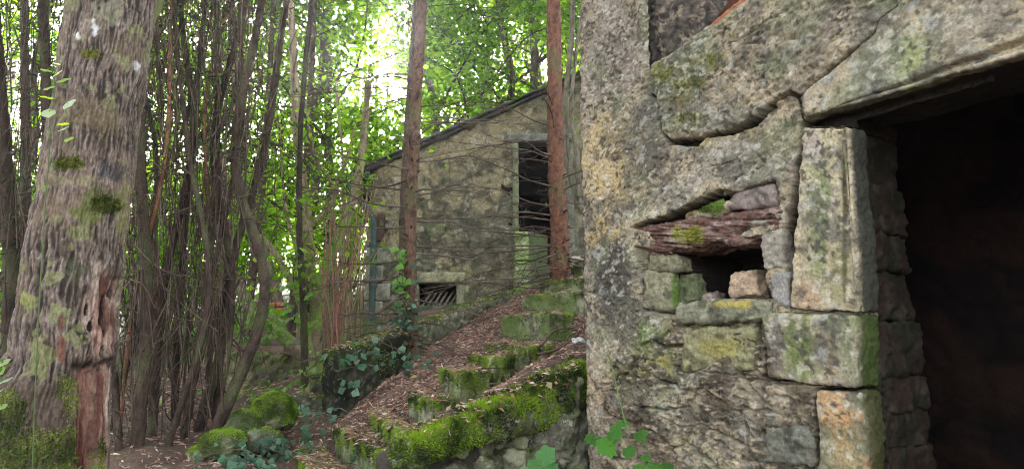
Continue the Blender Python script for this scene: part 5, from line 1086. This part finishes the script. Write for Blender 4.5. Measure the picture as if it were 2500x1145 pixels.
ivy('ivy', 'ivy trailing up between boulders and dark block', 'ivy', at(770, 1020, 4.6), (.08, .08, .07), 24, 3, .028)
ivy('ivy', 'ivy hanging over the left face of the dark retaining block', 'ivy', at(855, 900, 4.6), (.07, .05, .10), 26, 4, .028)
ivy('ivy', 'ivy scattered along the top of the dark retaining block', 'ivy', at(910, 865, 4.6), (.14, .05, .05), 16, 5, .028)
ivy('ivy', 'ivy climbing round the foot of the slimmer spruce', 'ivy', at(990, 775, 5.15), (.09, .06, .17), 60, 6, .028)
ivy('ivy', 'yellow green ivy shoots on the slimmer spruce trunk, above the climbing ivy', 'ivy', at(978, 690, 5.2), (.035, .03, .12), 26, 7, .036, [(.10, .24, .03), (.07, .18, .03)])
ivy('ivy', 'ivy crossing the litter just left of the fourth step', 'ivy', at(985, 880, 4.7), (.12, .08, .06), 22, 8, .028)
ivy('seedlings', 'bright green leafy shoots beside the leaning mossy log', 'plant', at(600, 790, 6.4), (.28, .15, .12), 170, 9, .04, GL[2:5])
ivy('seedlings', 'low green leaves on the earth before the low dark wall', 'plant', at(650, 980, 5.9), (.35, .2, .03), 60, 10, .03, GL[1:5])
ivy('seedlings', 'fresh green leaves round the dark young tree at mid height', 'plant', at(735, 715, 6.0), (.12, .1, .22), 45, 11, .04, GL[2:5])
ivy('seedlings', 'pale small leaves on the block at the hazel foot', 'plant', at(765, 912, 5.5), (.06, .05, .08), 30, 12, .03, [(.2, .28, .08), (.14, .24, .06)])
def broad_plant(label, stem, leafs, size, cols, seed, stemcol=(.10, .16, .05), sw=.0025, sub=5, deep=.22, name='broad_leaved_plant'):
    rng = np.random.RandomState(seed); c = path(stem, 30); T = Thing(name, label, 'plant', c[0]); parts = [tube(c, sw, 6)]; P = np.array([at(*l[:3]) for l in leafs]); n = len(P)
    for p in P: b = c[np.argmin(np.linalg.norm(c - p, axis=1))]; parts.append(tube(spline([b, (b + p) / 2 + (0, 0, .008), p], 6), sw * .5, 4))
    V, F = join(parts); T.add('stem', V, F, M_TWIG, plain(V, stemcol)); Nn = rng.normal(size=(n, 3)) * .25 + np.array([-.15, -.55, .8]); Nn /= np.linalg.norm(Nn, axis=1)[:, None]
    V, F, k = lobed(P, Nn, np.array([l[3] for l in leafs]) * size, rng, sub, deep); cc = np.array(cols)[rng.randint(0, len(cols), n)] * (.85 + .3 * rng.rand(n, 1)); T.add('leaves', V, F, M_LEAF, np.repeat(cc, k, 0), smooth=False); return T
FG = [(.07, .22, .04), (.09, .27, .05), (.06, .18, .035)]
broad_plant('fresh green toothed-leaved plant growing at the foot of the ruin wall', ((1600, 1200, 2.35), (1590, 1120, 2.35), (1560, 1060, 2.38), (1530, 1040, 2.4), (1490, 880, 2.6), (1480, 870, 2.65)),
 [(1480, 1090, 2.35, 1.25), (1500, 1058, 2.38, 1.1), (1445, 1072, 2.36, .85), (1565, 1062, 2.36, .85), (1520, 1032, 2.42, .7), (1536, 1102, 2.36, .8), (1575, 1118, 2.33, .5), (1600, 1138, 2.3, 1.0), (1630, 1142, 2.3, .8), (1560, 1145, 2.3, .8)], .036, FG, 1)
broad_plant('pale green leaf cluster at the bottom edge, left of the ruin wall plant', ((1330, 1220, 2.3), (1328, 1150, 2.3), (1330, 1120, 2.3)), [(1332, 1112, 2.3, 1.2), (1305, 1140, 2.28, 1.0), (1345, 1148, 2.28, 1.0)], .034, [(.12, .30, .13), (.10, .26, .10)], 2)
broad_plant('slender sprig of pale oval leaves standing in front of the old tree', ((60, 1760, 1.85), (84, 1000, 1.82), (104, 600, 1.78), (118, 400, 1.75), (122, 330, 1.75), (130, 250, 1.75), (134, 150, 1.75)),
 [(x, y, 1.74, s) for x, y, s in ((112, 172, .9), (140, 180, .9), (155, 196, 1.2), (120, 215, 1.1), (115, 238, 1.2), (168, 254, 1.3), (118, 276, 1.2), (155, 303, .9), (155, 315, 1.0), (168, 340, .9), (138, 156, .6))], .017, [(.42, .55, .45), (.25, .42, .08), (.45, .58, .52), (.28, .45, .1)], 3, sw=.0014, sub=2, deep=.1, name='leafy_sprig')
broad_plant('pale leaves poking in at the left edge low before the old tree', ((-60, 1700, 1.85), (-30, 1080, 1.8), (-10, 980, 1.8), (5, 880, 1.8)), [(8, 885, 1.8, 1.2), (-4, 905, 1.8, 1.1), (14, 928, 1.8, 1.2), (-2, 955, 1.8, 1.0), (6, 992, 1.8, .8)], .016, [(.36, .5, .38), (.3, .45, .2)], 4, sub=2, deep=.1, name='leafy_sprig')
# crown of the old tree, above the picture
rng = np.random.RandomState(77); top = cl[-1]; parts = [tube(spline([top, top + (.1, .1, 1.2), top + (.2, .3, 3.5)], 20), np.linspace(.14, .03, 20), 10)]; tips = []
for k in range(16):
    b = top + np.array([.1, .1, .6 + k * .18]); a = k * 2.4; e = b + np.array([math.cos(a) * 1.3, math.sin(a) * 1.3, .5]); c = spline([b, (b + e) / 2 + (0, 0, .15), e], 10); parts.append(tube(c, np.linspace(.04, .008, 10), 5)); tips += list(c[4:])
V, F = join(parts); OT.add('upper_limbs', V, F, M_BARK, plain(V, (.1, .08, .06))); lv = leaves(np.array(tips), 40, .2, .07, rng, [(.02, .05, .012), (.03, .07, .015)]); OT.add('crown', *lv[:2], M_LEAF, lv[2], smooth=False)

# thin haze volume added for a glow and veil round the sun
V = np.array([(x, y, z) for x in (-62, 50) for y in (-14, 75) for z in (-3, 32)], float); F = np.array([(0, 1, 3, 2), (4, 6, 7, 5), (0, 4, 5, 1), (2, 3, 7, 6), (0, 2, 6, 4), (1, 5, 7, 3)])
m = bpy.data.materials.new('glow_haze'); m.use_nodes = True; nt = m.node_tree; nt.nodes.clear(); o_ = nt.nodes.new('ShaderNodeOutputMaterial'); v_ = nt.nodes.new('ShaderNodeVolumePrincipled')
v_.inputs['Color'].default_value = (.95, .93, 1, 1); v_.inputs['Density'].default_value = .0018; v_.inputs['Anisotropy'].default_value = .72; nt.links.new(v_.outputs[0], o_.inputs['Volume'])
single('haze', V, F, m, kind='stuff', smooth=False)
